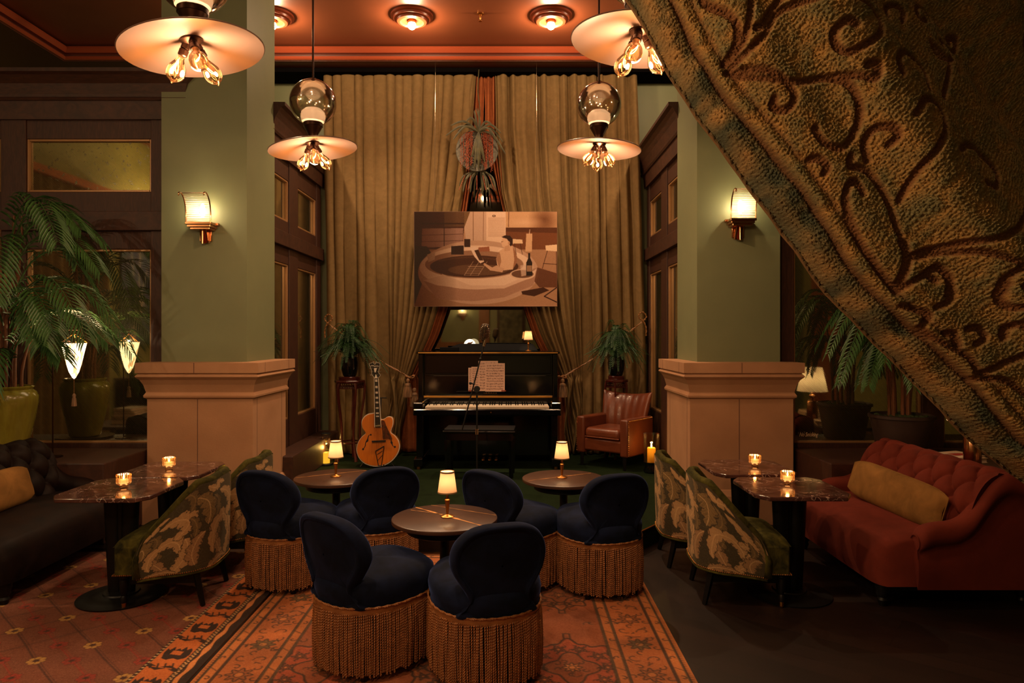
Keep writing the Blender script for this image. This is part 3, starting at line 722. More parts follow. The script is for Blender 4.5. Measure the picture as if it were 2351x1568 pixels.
ends = [(-.36, -.02, .16), (-.30, -.05, .27), (-.27, -.08, .10), (-.22, 0, .22), (.33, -.03, -.05), (.28, -.06, .18), (.22, -.1, .12), (.30, -.02, .09), (.18, -.04, .28), (-.12, -.1, .3)]
for e in ends:
    e = Vector(e); m_ = top.lerp(e, .5)+Vector((0, -.02, .07+random.random()*.05)); blade(mb, [top, m_, e], .013)
for k in range(7):
    x = -.05+.02*k; e = Vector((x+random.uniform(-.02, .03), -.05, -.12-.06*random.random()*2)); blade(mb, [top, top.lerp(e, .5)+Vector((0, -.03, 0)), e], .014)
for k in range(6): blade(mb, [top, top+Vector((random.uniform(-.03, .03), 0, .12)), top+Vector((random.uniform(-.06, .08), .0, .22+.1*random.random()))], .008)
for k in range(22):
    a = random.uniform(-1, 1); s_ = Vector((.03+.05*a, .03, -.22)); e = s_+Vector((a*.20, random.uniform(-.04, .08), -.17-.16*random.random()*(1-abs(a)*.4))); blade(mb, [s_, s_.lerp(e, .5)+Vector((a*.05, 0, .02)), e], .009)
mb.build('leaf', DRY, r, ang=180)
mb = MB()
for sx, n_ in ((-1, 15), (1, 17)):
    for k in range(n_):
        x = sx*(.03+.14*random.random()+(.02 if sx > 0 else .02)); y = -.03-.03*random.random(); z0 = .19-abs(x)*.25; L_ = random.uniform(.25, .42)
        pts = [(.02+(x-.02)*.6, y, .2), (x, y, z0), (x+random.uniform(-.01, .01), y, z0-L_*.5), (x+random.uniform(-.012, .012), y, z0-L_)]
        cp = crom(pts, 5); mb.tube(cp, .0018, 4)
        for i in range(int(L_/.013)):
            t = i/(L_/.013); mb.ball((x+random.uniform(-.009, .009), y+random.uniform(-.006, .006), z0-L_*t), .0052, 6, 4)
for k in range(5):
    x = -.14+.07*k; 
    for i in range(14): mb.ball((x*1.0+x*.05*i*.7, -.01, -.30-.012*i), .006, 6, 4)
mb.build('berry_strand', simple('orange berries', 'a04a26', .5, h2='6a2c18', ns=60), r)
mb = MB().tube(crom([(.02, -.02, .2), (.035, 0, .45), (.01, .02, .7), (.02, .05, .95)], 6), .006, 6); mb.build('stem', DRY, r)
MB().cyl((.02, .05, .9), (.0, .12, 4.64-c.z), .002, n=6).build('hanging_wire', CHROME, r)

# ================================================================== PIANO
PX0, PX1, PY = -1.005, .515, 7.60
r = thing('upright_piano', 'black lacquered upright piano in the middle of the stage', 'piano', ((PX0+PX1)/2, PY, .14))
h = (PX1-PX0)/2
mb = MB().boxb(-h, -h+.05, .0, .5, 0, 1.20); mb.boxb(h-.05, h, .0, .5, 0, 1.20); mb.boxb(-h+.05, h-.05, .30, .5, .0, 1.2); mb.build('case', BLACKL, r, smooth=False, bevel=.006)
MB().boxb(-h+.05, h-.05, .06, .30, .08, .56).build('lower_panel', BLACKL, r, smooth=False, bevel=.006)
mb = MB().boxb(-h+.05, h-.05, .10, .3, .74, 1.2); mb.boxb(-h+.07, h-.07, .085, .10, .98, 1.18); mb.boxb(-h+.06, h-.06, .07, .1, .955, .975); mb.build('upper_panel', BLACKL, r, smooth=False, bevel=.004)
mb = MB().boxb(-h-.02, h+.02, -.02, .36, 1.20, 1.225); mb.build('lid', BLACKL, r, smooth=False, bevel=.006)
MB().boxb(-h+.0, h-.0, -.0225, -.020, 1.205, 1.218).build('lid_hinge_strip', GOLD, r, smooth=False)
mb = MB(); mb.add([(-h+.22, .32, 1.225), (h-.2, .32, 1.225), (h-.26, .36, 1.305), (-h+.42, .36, 1.305), (-h+.22, .39, 1.225), (h-.2, .39, 1.225), (h-.26, .40, 1.30), (-h+.42, .40, 1.30)], [(0, 1, 2, 3), (4, 7, 6, 5), (0, 4, 5, 1), (3, 2, 6, 7), (0, 3, 7, 4), (1, 5, 6, 2)])
mb.boxb(-h+.2, -h+.42, .32, .39, 1.225, 1.265); mb.build('folded_lid', simple('blue black lacquer', '060609', .7, spec=.1), r, smooth=False, bevel=.004)
mb = MB().boxb(-h-.02, h+.02, -.30, .10, .56, .63); mb.boxb(-h-.02, -h+.09, -.30, .10, .63, .70); mb.boxb(h-.09, h+.02, -.30, .10, .63, .70); mb.build('keybed', BLACKL, r, smooth=False, bevel=.012)
MB().boxb(-h+.05, h-.05, .0, .10, .66, .745).build('fallboard', BLACKL, r, smooth=False, bevel=.004)
MB().boxb(-h+.06, h-.06, -.012, .0, .722, .742).build('fallboard_strip', GOLD, r, smooth=False, bevel=.002)
kw = 1.30/52; x0 = -.65
for i in range(52): MB().boxb(x0+i*kw+.0006, x0+(i+1)*kw-.0006, -.285, -.0, .63, .652).build('white_key', IVORY, r, smooth=False)
pat = [1, 0, 1, 1, 0, 1, 1]
for i in range(51):
    if pat[(i+1) % 7] if False else pat[i % 7]: MB().boxb(x0+(i+1)*kw-.006, x0+(i+1)*kw+.006, -.135, .0, .652, .664).build('black_key', BLACKL, r, smooth=False)
for sx in (-1, 1):
    MB().boxb(sx*(h-.05)-.035, sx*(h-.05)+.035, -.28, -.21, .06, .56).build('leg', BLACKL, r, smooth=False, bevel=.006)
    mb = MB().boxb(sx*(h-.04)-.045, sx*(h-.04)+.045, -.33, .05, .03, .11); mb.tube([(sx*(h-.04), -.28, .02), (sx*(h-.04)+.001, -.27, .02)], .02, 12); mb.build('toe_block', BLACKL, r, smooth=False, bevel=.008)
    MB().cyl((sx*(h-.04), -.29, .0), (sx*(h-.04), -.29, .04), .022, n=14).build('caster', BRASS, r)
for k in range(3):
    mb = MB().boxb(-.012+.07*(k-1)+.02, .012+.07*(k-1)+.02, -.10, .08, .055, .065); mb.lathe([(.018, -.005), (.02, 0), (.018, .006)], (.07*(k-1)+.02, -.1, .06), 14); mb.build('pedal', BRASS, r)
def text(name, s, size, loc, rot, mat, parent, ext=.0005, sp=1.0, shear=0):
    cu = bpy.data.curves.new(name, 'FONT'); cu.body = s; cu.size = size; cu.extrude = ext; cu.align_x = 'CENTER'; cu.space_character = sp; cu.shear = shear
    cu.materials.append(mat); q = bpy.data.objects.new('tmp', cu); COL.objects.link(q); dg = bpy.context.evaluated_depsgraph_get(); dg.update()
    me = bpy.data.meshes.new_from_object(q.evaluated_get(dg)); bpy.data.objects.remove(q); me.name = name
    o = bpy.data.objects.new(name, me); COL.objects.link(o); o.location = loc; o.rotation_euler = rot; o.parent = parent; return o
text('lettering', 'YAMAHA', .028, (.02, .094, .755), (R(90), 0, 0), GOLD, r, sp=1.5)
MB().boxb(-.35, .28, .045, .07, .775, .787).build('music_ledge', BLACKL, r, smooth=False, bevel=.003)
MB().lathe([(.006, 0), (.006, .003)], n=12, M=Matrix.Translation((.04, -.305, .595)) @ Matrix.Rotation(R(90), 4, 'X')).build('keyhole_plate', BRASS, r)
# sheet music
sm = Ras(60, 84, (222, 186, 170)); g = np.random.default_rng(5)
for k in range(10):
    y = 6+k*7.6
    for j in range(4): sm.line([(4, y+j*1.1), (56, y+j*1.1)], .5, (150, 110, 100), .6)
    for j in range(22): x = g.uniform(5, 55); sm.ell(x, y+g.uniform(0, 4), .9, .8, (90, 60, 55), .8)
SMAT = simple('sheet music paper', 'd0b0a0', .8, vcol=True, ns=300)
base = Vector(((PX0+PX1)/2, PY, .14))
for i, (xx, zz, w_, h_, dy, t, rot) in enumerate([(-.118, .79, .20, .255, .052, 'leftmost low sheet of music standing on the piano ledge', 2), (-.085, .79, .20, .265, .048, 'sheet of music half hidden behind the microphone boom', 1),
        (.0, .79, .215, .33, .044, 'tall sheet of music behind the front right one on the piano', 0), (.075, .785, .215, .31, .036, 'frontmost sheet of music on the piano, at the right', -2)]):
    o = thing('sheet_music', t, 'sheet music', tuple(base+Vector((xx, dy, zz))), R(rot), 'sheets of music on the piano')
    painted('page', sm, 60, 84, lambda U, V: ((U-.5)*w_, V*0-.001+.02*(1-V), (1-V)*h_), SMAT, o, ang=180)
    MB().add([(-w_/2, 0, 0), (w_/2, 0, 0), (w_/2, .021, h_), (-w_/2, .021, h_)], [(0, 1, 2, 3)]).build('page_back', PAPER, o, smooth=False)
for x in (-.19, .17): MB().boxb(x-.025, x+.025, .03, .06, .787, .80).build('page_clip', simple('red felt', '7a2c20', .8) if 'red felt' not in bpy.data.materials else bpy.data.materials['red felt'], r, smooth=False)

# bench
b = thing('piano_bench', 'long black piano bench with padded top in front of the piano', 'bench', (-.30, 6.98, .14), R(-3))
MB().boxb(-.36, .36, -.17, .17, .44, .47).build('bench_seat', BLACKL, b, smooth=False, bevel=.012, bseg=3)
MB().boxb(-.345, .345, -.155, .155, .47, .482).build('pad', simple('black vinyl', '0e0e11', .55, spec=.2), b, smooth=False, bevel=.01)
MB().boxb(-.33, .33, -.145, .145, .37, .44).build('apron', BLACKL, b, smooth=False)
for sx in (-1, 1):
    for sy in (-1, 1):
        MB().tube([(sx*.315, sy*.13, .37), (sx*.315, sy*.13, 0)], [.03, .02], 4).build('leg', BLACKL, b, smooth=False)

# small lamps: copper stem, linen shade, on tables and on the piano
def small_lamp(k=1.0):
    o = thing('table_lamp', '', 'table lamp', group='small brass table lamps with linen shades')
    MB().lathe([(.036, 0), (.037, .004), (.03, .008), (.012, .011), (.009, .014)], n=32).build('base', BRASS, o)
    MB().lathe([(.006, .012), (.012, .075), (.014, .088), (.0145, .09), (.008, .094), (.006, .12), (.011, .13), (.011, .15)], n=20).build('stem', BRASS, o)
    sh = MB().lathe([(.0505, .128), (.0505, .132), (.036, .235), (.0365, .24), (.0345, .238), (.0485, .13)], n=40, cap=False).build('lamp_shade', SHADE, o)
    mb = MB(); mb.lathe([(.0515, .127), (.0517, .134), (.0505, .134)], n=40, cap=False); mb.lathe([(.0368, .232), (.0375, .241), (.036, .241)], n=40, cap=False); mb.build('shade_trim', simple('shade piping', '8a6a4a', .8) if 'shade piping' not in bpy.data.materials else bpy.data.materials['shade piping'], sh)
    MB().ball((0, 0, .19), .012, 12, 8, sc=(1, 1, 1.6)).build('bulb', GLOWB, o)
    point('lamp_glow', (0, 0, .19), L_TABLE, PALE, .02, o)
    return o
lamp0 = small_lamp(); lamp0.location = P(1213, 803, 7.82)*1.0; lamp0.location.z = .14+1.2255; lamp0.location.y = 7.84; lamp0.scale = (1.0, 1.0, .95)
lamp0['label'] = 'small brass lamp with pale shade standing on top of the piano'
# round glass lamp behind the lid
o = thing('globe_lamp', 'round white glass lamp glowing behind the piano lid', 'lamp', (-.47, 8.05, 1.365))
MB().ball((0, 0, .065), .068, 32, 20).build('globe', emit('white lamp glass', (1, .82, .6), 1.6), o)
MB().lathe([(.04, -.025), (.04, -.01), (.02, .0)], n=20).build('base', BRASS, o)
mb = MB()
for k in range(4): blade(mb, [(-.02, -.066, .06), (-.005+.01*k, -.07, .09), (-.03+.022*k, -.064, .075+.01*k)], .006)
mb.build('leaf_motif', simple('brown leaf motif', '5a3414', .8), o)
# piano top sits to y 8.22 for the globe lamp

# ================================================================== MICROPHONE
mx, my = px2x(1095, 6.3), 6.3
o = thing('microphone_stand', 'black boom microphone stand with ribbed vintage nickel microphone before the piano', 'microphone', (mx, my, .14))
MB().lathe([(.13, 0), (.13, .012), (.11, .02), (.02, .028)], n=40).build('base', BLACKM, o)
zc = y2z(893, 6.3)-.14
MB().cyl((0, 0, .02), (0, 0, zc), .008, n=12).build('pole', BLACKM, o)
zs_ = y2z(995, 6.3)-.14
MB().cyl((0, 0, zs_-.01), (0, 0, zs_+.04), .013, n=14).build('collar', CHROME, o)
a0 = P(1061, 988, 6.3)-Vector((mx, my, .14)); a1 = P(1112, 790, 6.3)-Vector((mx, my, .14)); a0.y = a1.y = -.03
MB().cyl(a0, a1, .0065, n=10).build('boom', BLACKM, o)
mb = MB().cyl((-.0, -.05, zc), (0, .02, zc), .028, n=20); mb.cyl((-.012, -.06, zc+.05), (-.05, -.06, zc+.055), .007, n=10); mb.ball((-.055, -.06, zc+.056), .013); mb.build('clutch', BLACKM, o)
q = a0.lerp(a1, .83); MB().ball(q+Vector((-.0, -.012, 0)), .012).build('knob', BLACKM, o)
d = (a1-a0).normalized(); MB().cyl(a1-d*.02, a1+d*.055, .013, .016, n=14).build('holder', CHROME, o)
T = Matrix.Translation(P(1113, 764, 6.3)-Vector((mx, my, .14))+Vector((0, -.03, 0))) @ Matrix.Rotation(R(8), 4, 'Y') @ Matrix.Rotation(R(14), 4, 'X')
mb = MB(); prof = [(.001, .085), (.02, .084), (.033, .076), (.040, .06), (.043, .03), (.043, -.01), (.04, -.04), (.034, -.062), (.02, -.072), (.012, -.078), (.012, -.095)]
mb.lathe(prof, n=32, M=T @ Matrix.Diagonal((1, .8, 1, 1)))
mc = mb.build('microphone_head', simple('dark grille', '4a4038', .35, .8), o)
mb = MB()
for i in range(9):
    z = .06-.0145*i; rr = .045-.00012*(i-4)**2*4
    mb.tube([T @ Vector((rr*math.cos(t*PI/12), rr*.8*math.sin(t*PI/12), z)) for t in range(24)], .0032, 6, closed=True)
for a in (-90, -60, -120): 
    mb.tube([T @ Vector((math.cos(R(a))*rr_, math.sin(R(a))*rr_*.8, zz_)) for rr_, zz_ in ((.02, .086), (.036, .077), (.046, .05), (.047, 0), (.045, -.04), (.03, -.07))], .003, 6)
mb.build('grille_ribs', CHROME, mc)

# ================================================================== GUITAR
gy, gx = 7.36, px2x(866, 7.36); sc_ = .000767*7.36/7.4
g0 = thing('archtop_guitar', 'honey blond archtop guitar with f-holes leaning on a stand', 'guitar', (gx, gy, .155), 0)
g0.rotation_euler = (R(-9), 0, 0)
def gp(x, y): return ((x-400)*sc_, (1515-y)*sc_)
def gpoly(pts, n=5, closed=True): return [gp(x, y) for x, y in crom(pts, n, closed)]
body = [(355, 778), (300, 778), (250, 788), (195, 828), (164, 895), (175, 975), (212, 1030), (222, 1062), (170, 1110), (122, 1190), (106, 1290), (138, 1390), (215, 1468), (320, 1508), (405, 1515), (500, 1500), (600, 1442), (675, 1352), (710, 1250), (692, 1160), (640, 1090), (586, 1050), (584, 1010), (606, 940), (608, 870), (590, 832), (560, 821), (525, 826), (490, 850), (455, 862), (430, 852)]
TX = Matrix.Rotation(R(90), 4, 'X')     # prism z -> -y
def gprism(pts, y0, y1): return MB().prism(pts, -y1, -y0, M=TX)
bo = gpoly(body, 4)
gprism(bo, 0, .085).build('body', simple('amber maple side', 'a0601c', .25, coat=.5), g0, bevel=.006, smooth=False)
cx_, cz_ = 0, .33*.8
ins = [((x-.002)*.965+.0, (z-.26)*.965+.26) for x, z in bo]
gprism(bo, -.003, .001).build('binding', IVORY, g0, smooth=False)
HONEY = simple('honey spruce top', 'd8781c', .22, h2='c4661a', ns=3, vec=(30, 3, 2), coat=.6)
gprism(ins, -.008, -.001).build('top', HONEY, g0, smooth=False, bevel=.004)
def q3(x, y, d): a, b_ = gp(x, y); return (a, d, b_)
neck = [gp(360, 975), gp(440, 975), gp(384, 300), gp(330, 300)]
gprism(neck, -.03, -.012).build('fingerboard', simple('ebony', '120c0a', .3), g0, smooth=False)
ex = [gp(352, 975), gp(361, 975), gp(331, 300), gp(326, 300)]; ex2 = [gp(440, 975), gp(447, 975), gp(389, 300), gp(384, 300)]
mb = gprism(ex, -.031, -.012); m2 = gprism(ex2, -.031, -.012); mb.add(m2.v, m2.f); mb.build('neck_binding', IVORY, g0, smooth=False)
gprism([gp(365, 860), gp(425, 860), gp(378, 300), gp(336, 300)], -.012, .02).build('neck', HONEY, g0, smooth=False)
nx = lambda y, t: 330+(360-330)*(y-300)/675+((384-330)+(80-54)*(y-300)/675)*t
mb = MB()
for (y0, y1) in ((308, 343), (400, 432), (480, 508), (552, 580), (620, 645), (698, 720), (770, 792), (815, 833)):
    m_ = gprism([gp(nx(y1, .22), y1), gp(nx(y1, .78), y1), gp(nx(y0, .78), y0), gp(nx(y0, .22), y0)], -.032, -.03); mb.add(m_.v, m_.f)
mb.build('fret_inlay', IVORY, g0, smooth=False)
mb = MB()
for y in [302, 350, 392, 438, 472, 515, 548, 588, 616, 652, 690, 727, 763, 797, 835, 850, 865, 880, 893, 905, 918]:
    mb.tube([q3(nx(y, 0), y, -.031), q3(nx(y, 1), y, -.031)], .0009, 5)
mb.build('fret', CHROME, g0)
gprism(gpoly([(328, 298), (318, 270), (292, 240), (286, 190), (272, 140), (250, 88), (290, 72), (300, 62), (318, 62), (312, 78), (322, 92), (335, 92), (345, 80), (338, 64), (350, 60), (362, 72), (398, 78), (400, 125), (388, 180), (388, 215), (412, 250), (392, 275), (385, 298)], 3), -.02, -.004).build('headstock', simple('black headstock', '1c1210', .2, coat=.5), g0, smooth=False)
hb = [q3(x, y, -.021) for x, y in crom([(328, 298), (318, 270), (292, 240), (286, 190), (272, 140), (250, 88), (290, 72), (300, 62), (318, 62), (312, 78), (322, 92), (335, 92), (345, 80), (338, 64), (350, 60), (362, 72), (398, 78), (400, 125), (388, 180), (388, 215), (412, 250), (392, 275), (385, 298)], 3)]
MB().tube(hb, .0018, 5).build('headstock_binding', IVORY, g0)
mb = gprism([gp(318, 150), gp(358, 145), gp(352, 185), gp(342, 210), gp(330, 208), gp(324, 180)], -.022, -.02); m_ = gprism([gp(330, 292), gp(378, 292), gp(348, 232)], -.022, -.02); mb.add(m_.v, m_.f); mb.build('headstock_inlay', IVORY, g0, smooth=False)
text('lettering', "D'Angelico", .020, (gp(328, 125)[0], -.0205, gp(328, 125)[1]), (R(90), R(3), 0), IVORY, g0, shear=.4)
for i, y in enumerate((150, 198, 245)):
    for sx, x in ((-1, 300+i*7), (1, 372+i*2)):
        mb = MB().cyl(q3(x, y, -.03), q3(x, y, -.02), .004, n=8); mb.cyl(q3(x, y, -.01), q3(x+sx*42, y, -.01), .0025, n=6); mb.ball(q3(x+sx*44, y, -.01), .0075, 8, 6, sc=(.6, .5, 1)); mb.build('tuning_peg', CHROME, g0)
gprism(gpoly([(445, 885), (490, 890), (515, 950), (560, 1040), (600, 1120), (598, 1150), (560, 1140), (530, 1130), (475, 1138), (468, 1060), (455, 980)], 3), -.034, -.030).build('pickguard', simple('tortoiseshell', '2c0f08', .1, h2='6a2c14', ns=25, coat=.8), g0, smooth=False)
mb = MB()
for pts in ([(300, 1078), (278, 1082), (262, 1120), (252, 1165), (232, 1190), (226, 1235), (200, 1276)], [(560, 1105), (585, 1150), (592, 1185), (612, 1230), (640, 1245)]):
    pp = crom(pts, 6); rad = [.0045+.010*math.exp(-((i/(len(pp)-1)-.5)/.09)**2)*.8 for i in range(len(pp))]
    vs = []
    for i, (x, y) in enumerate(pp):
        a, b_ = gp(x, y); vs += [(a-rad[i], -.0095, b_), (a+rad[i], -.0095, b_)]
    mb.add(vs, [(2*i, 2*i+1, 2*i+3, 2*i+2) for i in range(len(pp)-1)])
    for (x, y), rr in ((pts[0], .009), (pts[-1], .011)): mb.lathe([(rr, 0), (rr, .001)], n=16, M=Matrix.Translation(q3(x, y, -.0088)) @ TX)
mb.build('f_hole', INK, g0, smooth=False)
gprism([gp(322, 1160), gp(512, 1152), gp(514, 1172), gp(324, 1182)], -.036, -.009).build('bridge', simple('rosewood bridge', '160c0a', .3), g0, smooth=False, bevel=.002)
gprism([gp(365, 945), gp(440, 938), gp(440, 966), gp(365, 972)], -.040, -.028).build('pickup', CHROME, g0, smooth=False, bevel=.003)
mb = MB()
for a, b_, wd in (((375, 1305), (492, 1235), .007), ((378, 1310), (420, 1500), .006), ((492, 1240), (462, 1500), .006), ((415, 1500), (470, 1500), .006), ((400, 1350), (470, 1300), .004), ((412, 1430), (470, 1360), .004)):
    mb.tube([q3(*a, -.028), q3(*b_, -.014)], wd*.7, 6, sq=.6)
mb.build('tailpiece', BLACKM, g0)
mb = MB()
for i in range(6):
    t = (i+.5)/6; mb.tube([q3(385+95*t, 1300-58*t, -.03), q3(345+0+(500-345)*(.25+.5*t), 1165, -.038), q3(364+70*t, 960, -.036), q3(333+48*t, 300, -.034)], .0006, 4)
mb.build('string', CHROME, g0)
st = thing('guitar_stand', 'low black stand holding up the honey archtop guitar', 'stand', (gx, gy+.02, .14))
mb = MB()
for a in (90, 215, 325): mb.tube([(0, .06, .25), (.22*math.cos(R(a)), .08+.14*math.sin(R(a)), .008)], .008, 8)
mb.tube([(0, .06, .25), (0, .20, .72)], .008, 8)
mb.tube([(-.06, .21, .72), (.06, .21, .72)], .006, 8); mb.tube([(-.07, -.02, .012), (-.07, .10, .012), (.07, .10, .012), (.07, -.02, .012), (.07, -.025, .04)], .006, 8)
mb.build('stand_frame', BLACKM, st)
# ================================================================== FERNS on lacquer stands
def plant_stand(loc, label, rz):
    r = thing('plant_stand', label, 'plant stand', loc, rz, 'carved lacquer plant stands')
    MB().lathe([(.001, .865), (.165, .865), (.175, .875), (.175, .89), (.165, .90), (.001, .90)], n=8).build('stand_top', LACQ, r, smooth=False, bevel=.004)
    MB().lathe([(.12, .90), (.125, .93), (.115, .94), (.001, .94)], n=32).build('collar', LACQ, r)
    mb = MB()
    for k in range(5):
        a = 2*PI*k/5+.3; b = a+2*PI/5
        for j in range(7):
            t = (j+.5)/7; x = .15*((1-t)*math.cos(a)+t*math.cos(b)); y = .15*((1-t)*math.sin(a)+t*math.sin(b))
            mb.tube([(x+.012*math.cos(s*PI/5), y+.012*math.sin(a), .835+.018*math.sin(s*PI/5)) for s in range(10)], .0035, 5, closed=True)
        mb.tube([(.155*math.cos(a), .155*math.sin(a), .81), (.155*math.cos(b), .155*math.sin(b), .81)], .006, 6)
    mb.build('carved_apron', LACQ, r)
    for k in range(5):
        a = 2*PI*k/5+.3; pr = crom([(.15, .865), (.165, .80), (.15, .65), (.115, .40), (.12, .20), (.16, .06), (.175, .0)], 4)
        MB().tube([(x*math.cos(a), x*math.sin(a), z) for x, z in pr], [.02-.008*math.sin(PI*i/(len(pr)-1)) for i in range(len(pr))], 6).build('leg', LACQ, r)
    mb = MB().tube([(.12*math.cos(t*PI/12), .12*math.sin(t*PI/12), .2) for t in range(24)], .009, 6, closed=True); mb.build('lower_ring', LACQ, r)
    return r
def fern(loc, label, seed, rmax):
    rn = random.Random(seed)
    r = thing('potted_fern', label, 'fern', loc, 0, 'boston ferns on carved stands')
    MB().lathe([(.06, 0), (.075, .01), (.095, .08), (.10, .15), (.09, .20), (.095, .215), (.085, .22), (.08, .20), (.001, .195)], n=32).build('pot', simple('black glazed pot', '0c0c0e', .15, coat=.6) if 'black glazed pot' not in bpy.data.materials else bpy.data.materials['black glazed pot'], r)
    mb = MB()
    for k in range(125):
        a = rn.uniform(0, 2*PI); el = rn.uniform(.05, 1.0); L_ = rmax*rn.uniform(.6, 1.0); up = .44*rn.uniform(.4, 1)*(1.3-el*.85)
        hx, hy = math.cos(a), math.sin(a); reach = L_*(.5+.5*el)
        dr = rn.uniform(-.05, .26)*el
        rach = crom([(0, 0, .19), (hx*reach*.3, hy*reach*.3, .19+up*.8), (hx*reach*.65, hy*reach*.65, .19+up*.8-dr*.25), (hx*reach, hy*reach, .19+up*.45-dr)], 13)
        rach = [Vector(p) for p in rach]; n = len(rach)
        mb.tube(rach[::3]+[rach[-1]], .002, 4)
        for i in range(2, n):
            d = (rach[i]-rach[i-1]).normalized(); s_ = d.cross(Vector((0, 0, 1))); s_ = s_.normalized() if s_.length > .01 else Vector((1, 0, 0)); nn = s_.cross(d)
            ll = .034*math.sin(PI*min(1, (i+1)/n)**.7)+.008
            for q_ in (0,):
                p = rach[i]-d*(rach[i]-rach[i-1]).length*q_
                for sg in (-1, 1):
                    t = p+s_*sg*ll+d*ll*.3-nn*-.004-Vector((0, 0, .006)); m_ = p.lerp(t, .45)
                    mb.add([p, m_+d*.0042+nn*.002, t, m_-d*.0042], [(0, 1, 2, 3)])
    mb.v = [(x, y*.38 if y > 0 else y, z) for x, y, z in mb.v]
    mb.build('foliage', FERN, r, smooth=False)
    return r
lx, ly = px2x(803, 7.85), 7.85
plant_stand((lx, ly, .14), 'carved red brown plant stand left of the piano behind the guitar', 0)
fern((lx, ly, 1.08), 'leafy fern in a black pot on the stand left of the piano', 3, .52)
rx, ry = px2x(1415, 7.98), 7.98
plant_stand((rx, ry, .14), 'carved red brown plant stand behind the leather armchair', .4).scale = (.78, .78, 1)
fern((rx, ry, 1.08), 'leafy fern in a black pot on the stand behind the leather armchair', 8, .46)

# ================================================================== LEATHER ARMCHAIR
r = thing('leather_armchair', 'tan leather club armchair with studded sides at the right of the stage', 'armchair', (1.13, 7.55, .14), R(180-40), None)
TL = TANL; DKW = BLACKW
MB().boxb(-.27, .27, -.26, .25, .17, .30).build('seat_base', TL, r, smooth=True, bevel=.02, bseg=3)
MB().boxb(-.215, .215, -.2, .27, .30, .42).build('seat_cushion', TL, r, bevel=.045, bseg=5)
MB().tube(crom([(-.21, .262, .32), (0, .275, .322), (.21, .262, .32)], 4), .004, 6).build('piping', simple('pale piping', '8a4a2c', .5), r)
for sx in (-1, 1):
    a = MB().boxb(sx*.27-.05, sx*.27+.05, -.27, .27, .14, .53).build('arm', TL, r, bevel=.02, bseg=3)
    mb = MB()
    for z in np.arange(.16, .52, .02): mb.ball((sx*.322, .255, z), .0055, 8, 5)
    for y in np.arange(-.24, .25, .02): mb.ball((sx*.322, y, .515), .0055, 8, 5)
    mb.build('nailhead_trim', BRASS, a)
def bk(u, v):
    x = -.33+.66*u; ax = abs(x)/.33; z = .36+.42*v+.05*(v)*(ax**2)*.6; y = -.22-.11*v+.07*ax**2*v
    return x, y, z
def bfn(u, v):
    t = v*2*PI; c_, s_ = math.cos(t), math.sin(t); x = -.30+.60*u; ax = abs(2*u-1)
    e = (1-ax**10)**.5 if ax < 1 else 0; vv = .5-.5*c_; z = .38+.37*vv+.035*ax**2*vv-(1-e)*.0; y = -.23-.10*vv+.06*ax**2+s_*.055*max(e, .15)+(.004*math.sin(40*u) if s_ > .3 else 0)
    return (x*(.9+.12*vv), y, z)
mb = MB().grid(bfn, 33, 36, cv=True)
mb.add([], [tuple(j*33 for j in range(36)), tuple(j*33+32 for j in range(36))[::-1]]) if False else None
n0 = len(mb.v); mb.f.append(tuple(j*33 for j in range(36))); mb.f.append(tuple(j*33+32 for j in range(35, -1, -1))); mb.mi += [0, 0]
mb.build('backrest', TL, r, bevel=0, ang=80)
for sx in (-1, 1):
    for y, nm in ((.24, 0), (-.24, 1)): MB().tube([(sx*.26, y, .18), (sx*.265, y+(.0 if not nm else -.03), 0)], [.028, .017], 4).build('leg', DKW, r, smooth=False)

# ================================================================== CANDLE LANTERNS on the stage
def flame(mb, c, s=1): mb.lathe([(.001, 0), (.0045*s, .006*s), (.0055*s, .012*s), (.003*s, .024*s), (.0005, .034*s)], c, 10); return mb
o = thing('glass_lantern', 'round glass lantern with a glowing yellow candle at the left of the stage', 'lantern', (-2.0, 7.55, .14)) 
MB().lathe([(.075, 0), (.08, .01), (.075, .02)], n=32).build('base', BLACKM, o)
MB().lathe([(.072, .02), (.072, .22), (.06, .25), (.045, .26), (.045, .33), (.05, .335)], n=32, cap=False).build('glass', CLEARG, o)
MB().lathe([(.042, .02), (.042, .135), (.035, .138), (.001, .13)], n=32).build('candle', YWAX, o)
point('candle_glow', (0, 0, .19), L_HURR, (1, .55, .12), .02, o)
MB().lathe([(.052, .333), (.055, .338), (.03, .35), (.001, .352)], n=24).build('cap', BLACKM, o)
o = thing('hurricane_lantern', 'tall clear glass hurricane with a lit pillar candle beside the leather armchair', 'lantern', (1.44, 7.12, .14))
MB().lathe([(.075, 0), (.08, .02), (.06, .07), (.065, .10), (.078, .11)], n=36).build('foot', simple('black glass', '0a0a08', .08, coat=.8), o)
MB().lathe([(.076, .11), (.08, .2), (.081, .395), (.083, .40)], n=36, cap=False).build('glass', thin_glass('amber tinted hurricane glass', (.95, .85, .55), .07), o)
MB().lathe([(.042, .11), (.042, .25), (.036, .256), (.001, .25)], n=28).build('candle', translucent('yellow wax', (.9, .6, .12), .5), o)
flame(MB(), (0, 0, .255), 1.5).build('flame', FLAME, o)
point('candle_glow', (0, 0, .30), L_HURR*1.1, (1, .6, .18), .012, o)

